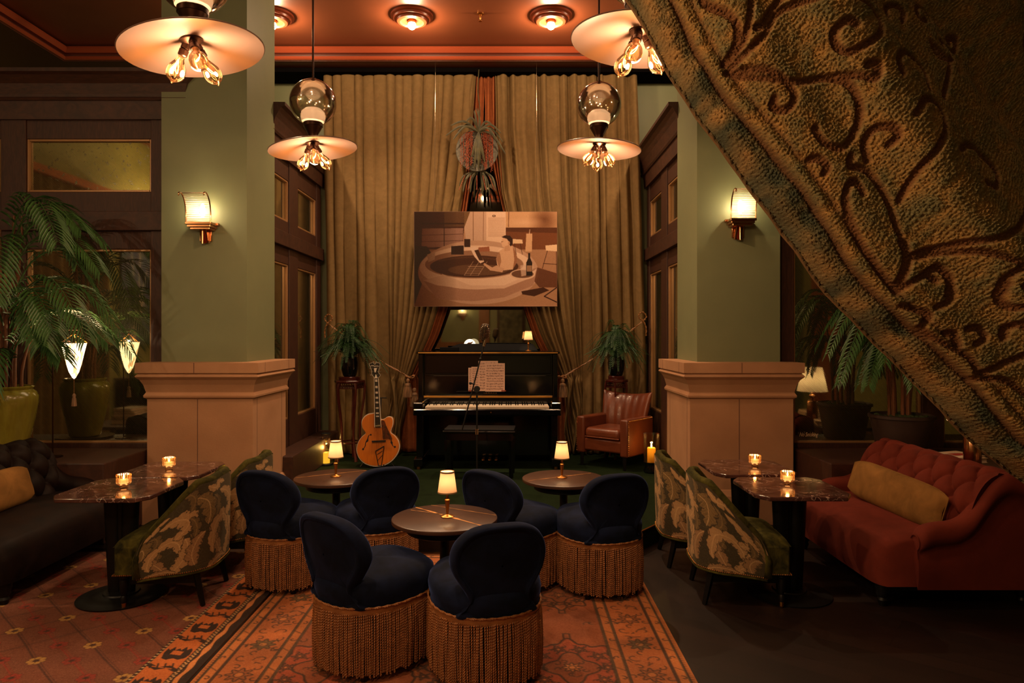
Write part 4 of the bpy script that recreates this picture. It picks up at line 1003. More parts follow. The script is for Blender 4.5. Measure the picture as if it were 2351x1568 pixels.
# ================================================================== ROUND TABLES
TOPM = NT('brown stone table top'); TOPM.set(Roughness=.35)
TOPM.col(TOPM.ramp(TOPM.noise(6, 6), [(.3, rgb('3c261c')), (.7, rgb('4e3224'))])); TOPM = TOPM.m
def round_table(loc, label, lines, rz=0):
    o = thing('round_table', label, 'table', loc, rz, 'round stone topped pedestal tables')
    MB().lathe([(.001, .560), (.262, .560), (.278, .564), (.28, .574), (.278, .582), (.272, .585), (.001, .585)], n=72).build('tabletop', TOPM, o)
    mb = MB()
    for (x0_, y0_, x1_, y1_, w_) in lines:
        a, b_ = Vector((x0_, y0_, .586)), Vector((x1_, y1_, .586)); d = (b_-a).normalized(); s_ = Vector((-d.y, d.x, 0))*w_
        n = 14; vs = []
        for i in range(n+1):
            p = a.lerp(b_, i/n); k = 1+.5*math.sin(i*2.3)+.3*math.sin(i*5.1); vs += [p-s_*k, p+s_*k]
        mb.add(vs, [(2*i, 2*i+2, 2*i+3, 2*i+1) for i in range(n)])
        e = b_; mb.add([e-s_*1.5, e+s_*1.5, e+s_*1.5+Vector((d.x*.005, d.y*.005, -.024)), e-s_*1.5+Vector((d.x*.005, d.y*.005, -.024))], [(0, 1, 2, 3)])
    mb.build('brass_vein', simple('gilded vein', 'd8985c', .35, .2) if 'gilded vein' not in bpy.data.materials else bpy.data.materials['gilded vein'], o, smooth=False)
    MB().lathe([(.19, .51), (.20, .515), (.20, .56)], n=48).build('apron', BLACKW, o)
    MB().cyl((0, 0, .02), (0, 0, .51), .026, n=20).build('column', BLACKM, o)
    MB().lathe([(.20, 0), (.20, .01), (.17, .02), (.03, .03)], n=48).build('base', BLACKM, o)
    return o
TC = (px2x(1021, 3.69), 3.69, .0); TLf = (px2x(772, 4.74), 4.74, 0); TR = (px2x(1294, 4.70), 4.70, 0)
round_table(TC, 'round brown table with gilded veins in the centre among the navy chairs', [(-.18, .20, .20, -.17, .006), (-.20, .14, .05, .02, .0028), (-.10, .25, .27, .03, .0022)])
round_table(TLf, 'left round table by the stage edge with a single gilded line', [(-.26, -.05, .16, .21, .0032)])
round_table(TR, 'right round table by the stage edge with a single gilded line', [(-.24, -.10, .20, .15, .0034)])
lamp0.scale = (1, 1, .95)
dup(lamp0, (px2x(1027, 3.69), 3.69, .586), 0, 'small brass lamp with linen shade on the centre round table').scale = (1, 1, 1)
dup(lamp0, (px2x(771, 4.74), 4.74, .586), 0, 'small brass lamp with linen shade on the left round table').scale = (1, 1, 1)
dup(lamp0, (px2x(1290, 4.70), 4.70, .586), 0, 'small brass lamp with linen shade on the right round table').scale = (1, 1, 1)

# ================================================================== NAVY SLIPPER CHAIRS with fringe
def slipper_chair():
    o = thing('slipper_chair', '', 'chair', group='navy velvet chairs with bullion fringe')
    def plan(t, k=1.0):
        c_, s_ = math.cos(t), math.sin(t); e = .80
        x = .244*k*abs(c_)**e*(1 if c_ > 0 else -1); y = .27*k*abs(s_)**e*(1 if s_ > 0 else -1)
        if y < 0: x *= 1-.12*(-y/.27)**2
        return x, y+.02
    prof = [(.97, .305), (1.0, .315), (1.0, .34), (1.03, .365), (1.045, .395), (1.02, .425), (.93, .45), (.75, .465), (.45, .475), (.15, .478), (.001, .478)]
    n = 56; mb = MB(); vs = [(*plan(2*PI*i/n, k), z+.006*math.cos(3*2*PI*i/n)*(.1 < k < .95)) for k, z in prof for i in range(n)]
    mb.add(vs, [(j*n+i, j*n+(i+1) % n, (j+1)*n+(i+1) % n, (j+1)*n+i) for j in range(len(prof)-1) for i in range(n)]); mb.build('seat', NAVY, o, ang=180)
    half = [(0, .745), (.08, .74), (.145, .715), (.192, .665), (.213, .60), (.205, .535), (.172, .475), (.143, .43), (.138, .395), (.16, .355), (.185, .33), (.15, .318), (0, .315)]
    out = crom(half, 4); out = out+[(-x, z) for x, z in out[::-1][1:-1]]; N = len(out)
    def bpos(x, z, d):
        y = -.215-.30*max(0, z-.40)*.75+1.1*x*x*(1 if z > .4 else .8)*min(1, max(.3, (z-.3)*4))
        if z < .40: y = -.215+(.40-z)*.12+.9*x*x
        return (x, y+d, z)
    cz = .56; rings = [(0.02, -.026), (.35, -.026), (.65, -.024), (.80, -.022), (.855, -.026), (.90, -.036), (.95, -.036), (.985, -.024), (1.0, 0), (.985, .026), (.95, .042), (.88, .052), (.7, .062), (.4, .068), (.02, .07)]
    vs = []
    for k, d in rings:
        for x, z in out: vs.append(bpos(x*k, cz+(z-cz)*k if z > .33 or k > .99 else cz+(z-cz)*k, d))
    mb = MB(); mb.add(vs, [(j*N+i, (j+1)*N+i, (j+1)*N+(i+1) % N, j*N+(i+1) % N) for j in range(len(rings)-1) for i in range(N)]); bb = mb.build('backrest', NAVY, o, ang=180)
    MB().tube([bpos(x*.865, cz+(z-cz)*.865, -.027) for x, z in out], .0032, 6, closed=True).build('welt', NAVY, bb)
    # fringe
    rn = random.Random(4); mb = MB(); NS = 184; acc = []
    M_ = 720; pts = [plan(2*PI*i/M_, 1.035) for i in range(M_+1)]; cum = [0]
    for a, b_ in zip(pts, pts[1:]): cum.append(cum[-1]+math.hypot(b_[0]-a[0], b_[1]-a[1]))
    for k in range(NS):
        s_ = cum[-1]*(k+rn.uniform(-.12, .12))/NS % cum[-1]; i = int(np.searchsorted(cum, s_, 'right'))-1; x, y = pts[i]
        dr = Vector((x, y-.02, 0)).normalized(); j1 = rn.uniform(-.004, .006); zb = .035+rn.uniform(-.008, .008); nn = 72
        P_ = []
        for q in range(nn+1):
            t = q/nn; z = .308+(zb-.308)*t; o_ = .004*math.sin(t*PI)+j1*t; P_.append((x+dr.x*o_+.002*math.sin(3*t+k), y+dr.y*o_, z))
        mb.tube(P_, .0050, 4, sq=.55, twist=1.0, tw0=.35*k)
    mb.build('fringe', FRINGE, o, ang=60)
    mb = MB(); ring_ = [plan(2*PI*i/180, 1.025) for i in range(180)]
    vs = [(x*(1+(.008 if i % 2 else 0)), y*(1+(.008 if i % 2 else 0)), z) for z in (.328, .300) for i, (x, y) in enumerate(ring_)]
    mb.add(vs, [(i, (i+1) % 180, 180+(i+1) % 180, 180+i) for i in range(180)])
    mb.tube([(*plan(2*PI*i/150, 1.04), .333) for i in range(150)], .006, 6, closed=True, sq=.65, twist=.8)
    mb.build('fringe_braid', FRINGE, o)
    mb = MB(); vs = [(*plan(2*PI*i/n, k), z) for k, z in ((.9, .05), (.93, .31)) for i in range(n)]
    mb.add(vs, [(i, (i+1) % n, n+(i+1) % n, n+i) for i in range(n)]+[tuple(range(n))[::-1]]); mb.build('frame', simple('black cambric', '0c0a0a', .9), o)
    for sx in (-1, 1):
        for sy in (-1, 1): MB().cyl((sx*.15, sy*.17, 0), (sx*.16, sy*.18, .06), .016, .022, n=10).build('foot', BLACKW, o)
    return o
ch0 = slipper_chair()
CH = [((-1.375, 4.36), 20, 'navy fringed chair farthest left, beside the acanthus print chairs'),
      ((-.855, 4.46), -25, 'back row navy fringed chair second from the left, turned to the left table'),
      ((.02, 4.33), 38, 'navy fringed chair in the back row, third from the left, behind the centre table'),
      ((.545, 4.27), -17, 'navy fringed chair farthest right, on the edge of the patterned rug'),
      ((-.665, 3.33), 38, 'front left navy fringed chair seen from the side with its seat showing'),
      ((-.115, 3.22), -17, 'front right navy fringed chair showing its broad round back')]
for i, ((x, y), a, t) in enumerate(CH):
    if i == 0: ch0.location = (x, y, .008); ch0.rotation_euler.z = R(-a); ch0['label'] = t
    else: dup(ch0, (x, y, .008), R(-a), t)

# ================================================================== MARBLE TABLES
def marble_table():
    o = thing('marble_table', '', 'table', group='marble topped tables with cut corners')
    w_, c_ = .275, .055
    pl = [(-w_+c_, -w_), (w_-c_, -w_), (w_, -w_+c_*1.5), (w_, w_-c_*1.5), (w_-c_, w_), (-w_+c_, w_), (-w_, w_-c_*1.5), (-w_, -w_+c_*1.5)]
    MB().prism(pl, .615, .64).build('tabletop', MARBLE, o, bevel=.006, bseg=3)
    MB().prism([(x*.55, y*.55) for x, y in pl], .595, .615).build('top_plate', BLACKM, o, smooth=False)
    mb = MB()
    for sx in (-1, 1): mb.tube([(sx*.055, 0, .6), (sx*.035, 0, .02)], [.05, .042], 20, sq=.75)
    mb.boxb(-.06, .06, -.02, .02, .02, .6); mb.build('column', BLACKW, o)
    MB().lathe([(.235, 0), (.238, .008), (.20, .018), (.16, .02), (.155, .024), (.10, .026), (.095, .034), (.001, .036)], n=56).build('base', BLACKM, o)
    return o
m0 = marble_table()
MT = [((-2.29, 4.105), 'near marble table with cut corners on the left side, by the dark sofa'), ((-2.27, 4.68), 'far marble table on the left, against the left stone pillar'),
      ((1.67, 4.175), 'near marble table with cut corners on the right side, by the red sofa'), ((1.62, 4.80), 'far marble table on the right, before the right stone pillar')]
for i, (l, t) in enumerate(MT):
    if i == 0: m0.location = (*l, .008); m0['label'] = t
    else: dup(m0, (*l, 0 if i > 1 else .008), 0, t)
def tealight():
    o = thing('tealight_holder', '', 'candle', group='ribbed glass tealight holders')
    MB().lathe([(.020, 0), (.021, .004), (.017, .010), (.022, .017), (.033, .022), (.0355, .03), (.036, .068), (.034, .07), (.032, .03), (.001, .025)], n=56, rib=.035).build('glass_cup', AMBERG, o)
    MB().lathe([(.024, .026), (.025, .044), (.001, .044)], n=24).build('wax', emit('lit tealight wax', (1, .5, .18), 2.2) if 'lit tealight wax' not in bpy.data.materials else bpy.data.materials['lit tealight wax'], o)
    flame(MB(), (0, 0, .044), .8).build('flame', FLAME, o)
    point('tealight_glow', (0, 0, .062), L_TEA, (1, .5, .18), .008, o)
    return o
t0 = tealight(); t0.scale = (1.15, 1.15, 1.15); h_ = .648
pts_ = [(P(284, 1112, 4.10), h_, 'tealight in ribbed glass on the near left marble table'), (P(388, 1073, 4.66), h_, 'tealight in ribbed glass on the far left marble table'),
        (P(1808, 1110, 4.23), .64, 'tealight in ribbed glass on the near right marble table'), (P(1733, 1070, 4.80), .64, 'tealight in ribbed glass on the far right marble table')]
for i, (p, z, t) in enumerate(pts_):
    if i == 0: t0.location = (p.x, p.y, z); t0['label'] = t
    else: dup(t0, (p.x, p.y, z), i, t)

# ================================================================== ACANTHUS TUB CHAIRS
def leaf_shape(r, spine, wd, fill, dark=(34, 28, 16), light=(206, 168, 118), lobes=5, phase=0):
    sp = np.array(crom(spine, 14)); n = len(sp); tg = np.gradient(sp, axis=0); tg /= np.linalg.norm(tg, axis=1)[:, None]+1e-9; nm = np.stack([-tg[:, 1], tg[:, 0]], 1)
    t = np.linspace(0, 1, n); env = np.sin(PI*np.clip(t*.94+.06, 0, 1))**.65*(1-.25*t)
    saw = ((t*lobes+phase) % 1.0); lob = .60+.46*np.sin(PI*saw)**.7*(.7+.3*saw); sm_ = 1+.10*np.sin(t*lobes*6*PI)
    L_ = sp+nm*(wd*env*lob*sm_)[:, None]; R_ = sp-nm*(wd*env*np.roll(lob, 3)*sm_)[:, None]
    pl = np.concatenate([L_, R_[::-1]]); r.poly(pl, fill)
    r.line([tuple(p) for p in pl]+[tuple(pl[0])], 2.2, dark)
    for k in range(lobes*3):
        i = min(n-1, int((k+.3)/(lobes*3)*n)); j = min(n-1, i+int(n*.16))
        for E in (L_, R_): r.line([tuple(sp[i]), tuple(sp[i]*.5+E[j]*.5+tg[i]*3), tuple(sp[i]*.12+E[j]*.88)], 1.0, light, .55)
    for k in range(1, lobes):
        i = int(k/lobes*n) 
        for E in (L_, R_): q = E[min(i, n-1)]*.8+sp[min(i, n-1)]*.2; r.ell(q[0], q[1], 2.2, 3.4, dark)
    r.line([tuple(p) for p in sp], 2.4, light, .9)
def acanthus():
    r = Ras(760, 420, (52, 46, 26)); g = np.random.default_rng(2)
    for k in range(150):
        x, y = g.uniform(0, 760), g.uniform(0, 420); a = g.uniform(0, 6.28); r.line([(x, y), (x+16*math.cos(a), y+16*math.sin(a)), (x+26*math.cos(a+.7), y+26*math.sin(a+.7))], 2, (84, 74, 40), .8)
    A, B, C_ = (166, 128, 84), (140, 104, 68), (112, 88, 50)
    for off in (-40, 210, 460, 690):
        for (sp_, w_) in (([(off+100, 330), (off+110, 290), (off+125, 250), (off+120, 215)], 22), ([(off+230, 120), (off+262, 70), (off+250, 20), (off+225, 0)], 26), ([(off+95, 190), (off+120, 150), (off+118, 100), (off+90, 70)], 26), ([(off+10, 240), (off+18, 200), (off+10, 160), (off-6, 130)], 22), ([(off+215, 330), (off+255, 300), (off+262, 250), (off+245, 215)], 22)):
            leaf_shape(r, sp_, w_, (96, 76, 44), light=(140, 112, 70), lobes=4)
        leaf_shape(r, [(off+20, 60), (off+60, 90), (off+70, 150), (off+60, 200)], 46, C_, lobes=4)
        leaf_shape(r, [(off+150, 400), (off+120, 330), (off+90, 270), (off+70, 210)], 34, B, lobes=4)
        leaf_shape(r, [(off+210, 300), (off+200, 230), (off+160, 190), (off+100, 215), (off+80, 300), (off+86, 350)], 38, A, lobes=6)
        leaf_shape(r, [(off+190, 200), (off+240, 150), (off+200, 90), (off+130, 60)], 44, A, lobes=5, phase=.4)
        leaf_shape(r, [(off+170, 400), (off+215, 340), (off+235, 270), (off+225, 220)], 40, A, lobes=5)
        leaf_shape(r, [(off+60, 410), (off+100, 390), (off+150, 385), (off+190, 400)], 26, B, lobes=4)
        leaf_shape(r, [(off+10, 380), (off+0, 320), (off+20, 260), (off+50, 230)], 34, B, lobes=5, phase=.5)
        leaf_shape(r, [(off+60, 20), (off+100, 40), (off+130, 20), (off+170, 30)], 26, A, lobes=3)
    r.grain(9); return r
ACR = acanthus(); ACM = simple('acanthus leaf tapestry fabric', '8a6c44', .85, vcol=True, ns=260, sheen=.15, sheent='b09a70')
def tub_chair():
    o = thing('acanthus_chair', '', 'chair', group='green velvet tub chairs backed in acanthus leaf fabric')
    W_, Yb, Yf = .275, -.33, .14
    path = [(-W_, Yf), (-W_, -.05), (-W_+.015, -.19), (-W_+.09, -.30), (-.10, Yb), (.10, Yb), (W_-.09, -.30), (W_-.015, -.19), (W_, -.05), (W_, Yf)]
    pp = np.array(crom(path, 8)); seg = np.hypot(*np.diff(pp, axis=0).T); cu = np.concatenate([[0], np.cumsum(seg)]); cu /= cu[-1]
    def at(u): return np.interp(u, cu, pp[:, 0]), np.interp(u, cu, pp[:, 1])
    def hh(u):
        a = abs(2*u-1); y = at(u)[1]; t = np.clip((y+.26)/(.40), 0, 1); return .685-.02*np.cos(u*2*PI)-.30*t**1.0-np.clip((y-.08)/.06, 0, 1)**2*.05
    def zlo(u): a = abs(2*u-1); return .165+.035*(1-a**3)
    def outer(U, V):
        X, Y = np.interp(U, cu, pp[:, 0]), np.interp(U, cu, pp[:, 1]); H = np.vectorize(hh)(U); Z0 = np.vectorize(zlo)(U); Z = H+(Z0-H)*V
        k = 1-.04*(V)**2; return X*k, Y*k, Z
    painted('outer_back', ACR, 330, 170, outer, ACM, o, ang=180)
    def inner(u, v):
        x, y = at(u); h1 = float(hh(u)); z = .30+(h1-.30)*v; k = .80-.02*v; return (x*k, (y-.0)*k+.005+.02*v*0, z)
    MB().grid(inner, 80, 12).build('inner_back', GVEL, o, ang=180)
    mb = MB(); n = 90; tp = []
    for i in range(n+1):
        u = i/n; x, y = at(u); tp.append((x*.90, y*.90, float(hh(u))-.002))
    x, y = at(0); tp = [(x*.93, y*.92+.012, .18), (x*.92, y*.92+.014, .28)]+tp; x, y = at(1); tp += [(x*.92, y*.92+.014, .28), (x*.93, y*.92+.012, .18)]
    mb.tube(tp, .029, 10); mb.build('top_roll', GVEL, o, ang=180)
    def nails(u): x, y = at(u); return (x*.975, y*.975, float(zlo(u))+.012)
    mb = MB()
    for i in range(96): mb.ball(nails(i/95), .0046, 7, 5)
    for i in range(14):
        t = i/13
        for sx in (-1, 1): mb.ball((sx*(.262), .14+.16*t, .20+.0*t), .0046, 7, 5)
    for i in range(36): mb.ball((-.25+.5*i/35, .302, .20), .0046, 7, 5)
    mb.build('nailhead_trim', BRASS, o)
    mb = MB().tube([(at(i/60)[0]*.97, at(i/60)[1]*.97, float(zlo(i/60))) for i in range(61)], .006, 6); mb.build('piping', GVEL, o)
    MB().prism([(x*.88, y*.88) for x, y in pp[::4] if y < .12]+[(.255, .14), (.255, .295), (-.255, .295), (-.255, .14)], .19, .36).build('seat_base', GVEL, o, bevel=.012, bseg=2)
    def cu_(u, v):
        y = -.215+.52*v; x = (-.25+.5*u)*(1-.22*min(1, max(0, (-y-.06)/.155))**1.5); e = (1-abs(2*u-1)**6)*(1-abs(2*v-1)**6); return (x, y, .355+.06*e**.4*(1-.25*(2*v-1)**2))
    MB().grid(cu_, 30, 30).build('seat_cushion', GVEL, o, ang=180)
    MB().boxb(-.2, .2, -.22, .25, .13, .19).build('frame', BLACKW, o, smooth=False)
    for sx in (-1, 1):
        l = MB().lathe([(.02, .02), (.022, .05), (.016, .06), (.024, .085), (.026, .13), (.022, .15), (.03, .16), (.03, .2)], (sx*.215, .25, .015), 16).build('leg', BLACKW, o)
        mb = MB().lathe([(.015, -.005), (.018, .02), (.018, .035)], (sx*.215, .25, .015), 14); mb.tube([(sx*.215-.006, .25, .014), (sx*.215+.006, .25, .014)], .014, 14); mb.build('caster', BRASS, l)
        MB().tube([(sx*.19, -.22, .18), (sx*.20, -.27, 0)], [.026, .018], 4).build('leg', BLACKW, o, smooth=False)
    return o
c0 = tub_chair(); c0.scale = (1, .82, 1)
AC = [((-1.985, 4.15), R(90+4), 'near left tub chair with acanthus leaf back and moss green seat, facing the dark sofa', .008), ((-1.94, 4.78), R(90+3), 'far left acanthus leaf tub chair, half hidden behind the navy chair', .008),
      ((1.35, 4.19), R(-90-4), 'near right tub chair with acanthus leaf back, facing the red sofa', 0), ((1.285, 4.82), R(-90-3), 'far right acanthus leaf tub chair beside the hurricane candle', 0)]
for i, (l, a, t, z) in enumerate(AC):
    if i == 0: c0.location = (*l, z); c0.rotation_euler.z = a; c0['label'] = t
    else: dup(c0, (*l, z), a, t)


# ================================================================== SOFAS (s=+1 on the right facing -x, s=-1 on the left facing +x)
def sofa(s, mat, label, legm):
    X0 = 2.07 if s > 0 else -2.84        # front of the seat
    r = thing('chesterfield_sofa', label, 'sofa', (X0, 4.5, 0), 0)
    Y0, Y1 = -.58, .62
    def X(w_): return s*w_
    # seat: rounded front
    pr = crom([(.0, .13), (-.012, .22), (.0, .32), (.05, .385), (.15, .415), (.4, .425), (.75, .41)], 5)
    def seat(u, v):
        i = v*(len(pr)-1); k = min(int(i), len(pr)-2); f = i-k; w_ = pr[k][0]*(1-f)+pr[k+1][0]*f; z = pr[k][1]*(1-f)+pr[k+1][1]*f
        y = Y0+(Y1-Y0)*u; e = abs(2*u-1)**14; return (X(w_+e*.05), y, z-e*.03*(z > .3)-(.008*math.sin(9*u)*(z > .38)))
    mb = MB().grid(seat, 60, 31); m_ = len(pr)
    for uu, flip in ((0, 0), (1, 1)):
        ids = [j*60+(0 if uu == 0 else 59) for j in range(31)]; b0 = len(mb.v); mb.v.append((X(.75), mb.v[ids[0]][1], .13)); f_ = tuple(ids+[b0]); mb.f.append(f_ if not flip else f_[::-1]); mb.mi.append(0)
    mb.build('seat', mat, r, ang=60)
    # tufted back
    bp = crom([(.60, .36), (.61, .46), (.64, .56), (.675, .65), (.73, .725), (.80, .76), (.87, .75), (.92, .69), (.93, .58), (.93, .15)], 8)
    bp = np.array(bp); bp[:, 0] -= .13; sg = np.concatenate([[0], np.cumsum(np.hypot(*np.diff(bp, axis=0).T))]); tot = sg[-1]
    nb = np.gradient(bp, axis=0); nb /= np.linalg.norm(nb, axis=1)[:, None]; nb = np.stack([-nb[:, 1], nb[:, 0]], 1)
    pw_, ph_ = .20, .125
    def back(u, v):
        d = v*tot; w_ = np.interp(d, sg, bp[:, 0]); z = np.interp(d, sg, bp[:, 1]); n0_, n1_ = np.interp(d, sg, nb[:, 0]), np.interp(d, sg, nb[:, 1]); y = Y0-.035+(Y1-Y0+.07)*u
        a = y/pw_+(d-.02)/(2*ph_); b_ = y/pw_-(d-.02)/(2*ph_)
        val = abs(math.sin(PI*a)*math.sin(PI*b_))**.42
        btn = min(((a-round(a))*pw_)**2+((b_-round(b_))*pw_)**2, 1)
        m_ = 1-np.clip((d-.46)/.08, 0, 1); ht = m_*(.058*val-.018-.034*math.exp(-btn/.0007))+(1-m_)*.024
        if d > .46: ht = ht if d < .9 else .02*(1-np.clip((d-.9)/.2, 0, 1))
        e = np.clip((abs(2*u-1)-.88)/.12, 0, 1); ht = ht*(1-e)+(.012 if d < .46 else ht)*e
        return (X(w_+n0_*ht), y, z+n1_*ht)
    mb = MB().grid(back, 260, 150)
    for side_ in (0, 259):
        ids = tuple(j*260+side_ for j in range(150)); mb.f.append(ids if side_ else ids[::-1]); mb.mi.append(0)
    mb.build('tufted_back', mat, r, ang=180)
    mb = MB()
    for i in range(-6, 7):
        for j in range(0, 8):
            if (i+j) % 2: continue
            y = i*pw_/2; d = .02+j*ph_/1.0
            # lattice points where a and b are whole
            if d > .46 or abs(y) > .56: continue
            w_ = np.interp(d, sg, bp[:, 0]); z = np.interp(d, sg, bp[:, 1]); n0_, n1_ = np.interp(d, sg, nb[:, 0]), np.interp(d, sg, nb[:, 1])
            mb.ball((X(w_-n0_*.02), y, z-n1_*.02), .011, 8, 5)
    mb.build('button', mat, r)
    # arms with a rolled top that sweeps up to the back
    for yy, sd in ((Y0, -1), (Y1, 1)):
        sp = crom([(.20, .40), (.235, .435), (.30, .455), (.41, .47), (.49, .52), (.555, .61), (.62, .69), (.70, .735), (.80, .72)], 6); n = len(sp)
        def arm(u, v):
            i = u*(n-1); k = min(int(i), n-2); f = i-k; w_ = sp[k][0]*(1-f)+sp[k+1][0]*f; zt = sp[k][1]*(1-f)+sp[k+1][1]*f
            t = -.35*PI+v*1.5*PI; rr = .068*(1-.45*(1-min(1, u*6))**2); y = sd*-(.0)+rr*math.cos(t)*sd; z = zt-.0+rr*math.sin(t)
            return (X(w_), yy+sd*.03+y, z)
        prof_n = 26
        def arm2(u, v):
            # outer face from hem to the roll, over the top and down inside to the seat
            i = u*(n-1); k = min(int(i), n-2); f = i-k; w_ = sp[k][0]*(1-f)+sp[k+1][0]*f; zt = sp[k][1]*(1-f)+sp[k+1][1]*f; rr = .066*(1-.35*(1-min(1, u*7))**2)
            if v < .4: t = v/.4; y, z = .0+.012*math.sin(PI*t), .125+(zt-rr-.02-.125)*t
            elif v < .85: a = -.35*PI+(v-.4)/.45*1.3*PI; y, z = .0+rr*math.cos(a)-.02, zt-rr*.35+rr*math.sin(a)
            else: t = (v-.85)/.15; y, z = -.02+rr*math.cos(.95*PI)+.01*t, (zt-rr*.35+rr*math.sin(.95*PI))*(1-t)+.33*t
            return (X(w_), yy+sd*(y+.035), z)
        mb = MB().grid(arm2, 46, 40); b0 = len(mb.v); ids = tuple(j*46 for j in range(40)); mb.f.append(ids); mb.mi.append(0)
        ids = tuple(j*46+45 for j in range(40)); mb.f.append(ids[::-1]); mb.mi.append(0)
        mb.build('arm', mat, r, ang=60)
        fp = [arm2(0, j/39) for j in range(13, 37)]; MB().tube([(p[0]-s*.004, p[1], p[2]) for p in fp], .004, 5).build('arm_piping', mat, r)
    MB().boxb(min(X(.06), X(.90)), max(X(.06), X(.90)), Y0+.03, Y1-.03, .10, .2).build('base_frame', BLACKW, r, smooth=False)
    for w_ in (.06, .86):
        for y in (Y0+.07, Y1-.07):
            l = MB().lathe([(.018, 0), (.024, .02), (.03, .035), (.024, .05), (.034, .065), (.034, .085), (.04, .10), (.04, .13)], (X(w_), y, 0), 20).build('leg', BLACKW, r)
    return r
sofa(1, REDV, 'deep buttoned brick red velvet sofa on the right', None)
sofa(-1, OXBL, 'dark buttoned oxblood leather sofa at the left edge', None)
def bolster(p0, p1, rad, label, sag=1.0):
    p0, p1 = Vector(p0), Vector(p1); c = (p0+p1)/2; ax = (p1-p0).normalized(); L_ = (p1-p0).length
    up = Vector((0, 0, 1)); up = (up-ax*up.dot(ax)).normalized(); sd = ax.cross(up)
    r = thing('bolster_cushion', label, 'cushion', tuple(c), 0, None)
    def f(u, v):
        t = 2*u-1; w_ = (1-abs(t)**3.0)**.5; a = 2*PI*v; e = .92
        ca, sa = math.cos(a), math.sin(a); cx_ = abs(ca)**e*(1 if ca > 0 else -1); sy_ = abs(sa)**e*(1 if sa > 0 else -1)
        th = rad*.55*(w_*.9+.02)*(1+.04*math.sin(9*t+3*v)); hh_ = rad*(1-.3*abs(t)**6)
        return tuple(ax*(t*L_/2*(1-.04*(1-abs(sy_))))+up*sy_*hh_*1.0+sd*cx_*th)
    MB().grid(f, 60, 40, cv=True).build('cushion_cover', GOLDV, r, ang=180)
    pts = [tuple(ax*(t*L_/2)+up*sg*rad*(1-.3*abs(t)**6)) for sg, tt in ((1, range(-10, 11)), (-1, range(10, -11, -1))) for t in [q/10*.99 for q in tt]]
    MB().tube(pts, .0035, 5, closed=True).build('piping', GOLDV, r)
    return r
bolster((2.38, 4.88, .555), (2.51, 4.02, .535), .125, 'long old gold velvet cushion on the red sofa').rotation_euler = (0, R(16), 0)
bolster((-3.26, 4.74, .555), (-3.26, 3.98, .545), .125, 'long old gold velvet cushion on the dark sofa at the left').rotation_euler = (0, R(-16), 0)
# ================================================================== PALMS
def frond(base, az, L_, rise, droop, seed, parent, leaf=.20, npair=27, ymax=.42):
    rn = random.Random(seed); hx, hy = math.cos(az), math.sin(az); base = Vector(base)
    rach = [Vector(p) for p in crom([(0, 0, 0), (hx*L_*.22, hy*L_*.22, rise*.75), (hx*L_*.55, hy*L_*.55, rise), (hx*L_*.82, hy*L_*.82, rise-droop*.45), (hx*L_, hy*L_, rise-droop)], 8)]
    n = len(rach); mb = MB(); mb.tube([base+p for p in rach], [.0055*(1-i/n)+.0015 for i in range(n)], 5)
    for k in range(npair):
        t = .16+.84*(k+.5)/npair; fi = t*(n-1); i = min(int(fi), n-2); p = rach[i].lerp(rach[i+1], fi-i); d = (rach[i+1]-rach[i]).normalized()
        s_ = d.cross(Vector((0, 0, 1))); s_ = s_.normalized() if s_.length > .05 else Vector((-hy, hx, 0)); nn = s_.cross(d)
        ll = leaf*(.55+.6*math.sin(PI*min(1, t*.95)))*rn.uniform(.85, 1.1)
        for sg in (-1, 1):
            dirn = (s_*sg*.9+d*(.65+.5*t)+nn*.12).normalized(); w_ = .0068+.003*math.sin(PI*t)
            q0 = base+p; q1 = q0+dirn*ll*.4+nn*.01; q2 = q0+dirn*ll*.75-Vector((0, 0, ll*.10)); q3_ = q0+dirn*ll*.98-Vector((0, 0, ll*.24*(1+rn.random()*.5)))
            e = dirn.cross(nn).normalized()*w_
            mb.add([q0, q1-e, q1+e, q1-nn*w_*.5, q2-e*.85, q2+e*.85, q2-nn*w_*.5, q3_], [(0, 1, 3), (0, 3, 2), (1, 4, 6, 3), (3, 6, 5, 2), (4, 7, 6), (6, 7, 5)])
    mb.v = [(x, min(y, ymax-.02*((i*7)%5)/5), z) for i, (x, y, z) in enumerate(mb.v)]
    return mb.build('frond', LEAF, parent, smooth=False)
def palm(loc, label, zr, pot, stems, fronds, leafk=.20):
    r = thing('potted_palm', label, 'palm', loc, 0)
    pot(r, zr)
    rn = random.Random(5)
    for (a, rr, h0, lean) in stems:
        x, y = rr*math.cos(a), rr*math.sin(a); x2, y2 = x*(1+lean)+.02*math.sin(a*3), y*(1+lean)
        pts = crom([(x, y, zr-.06), (x*1.1, y*1.1, zr+h0*.4), (x2, y2, zr+h0)], 8); rad = [.014*(1+.14*(i % 4 == 0))*(1-.35*i/len(pts)) for i in range(len(pts))]
        MB().tube(pts, rad, 8).build('stem', CANE, r)
    for i, (bx, by, bz, az, L_, rise, droop) in enumerate(fronds): frond((bx, by, bz), R(az), L_, rise, droop, i, r, leafk)
    return r
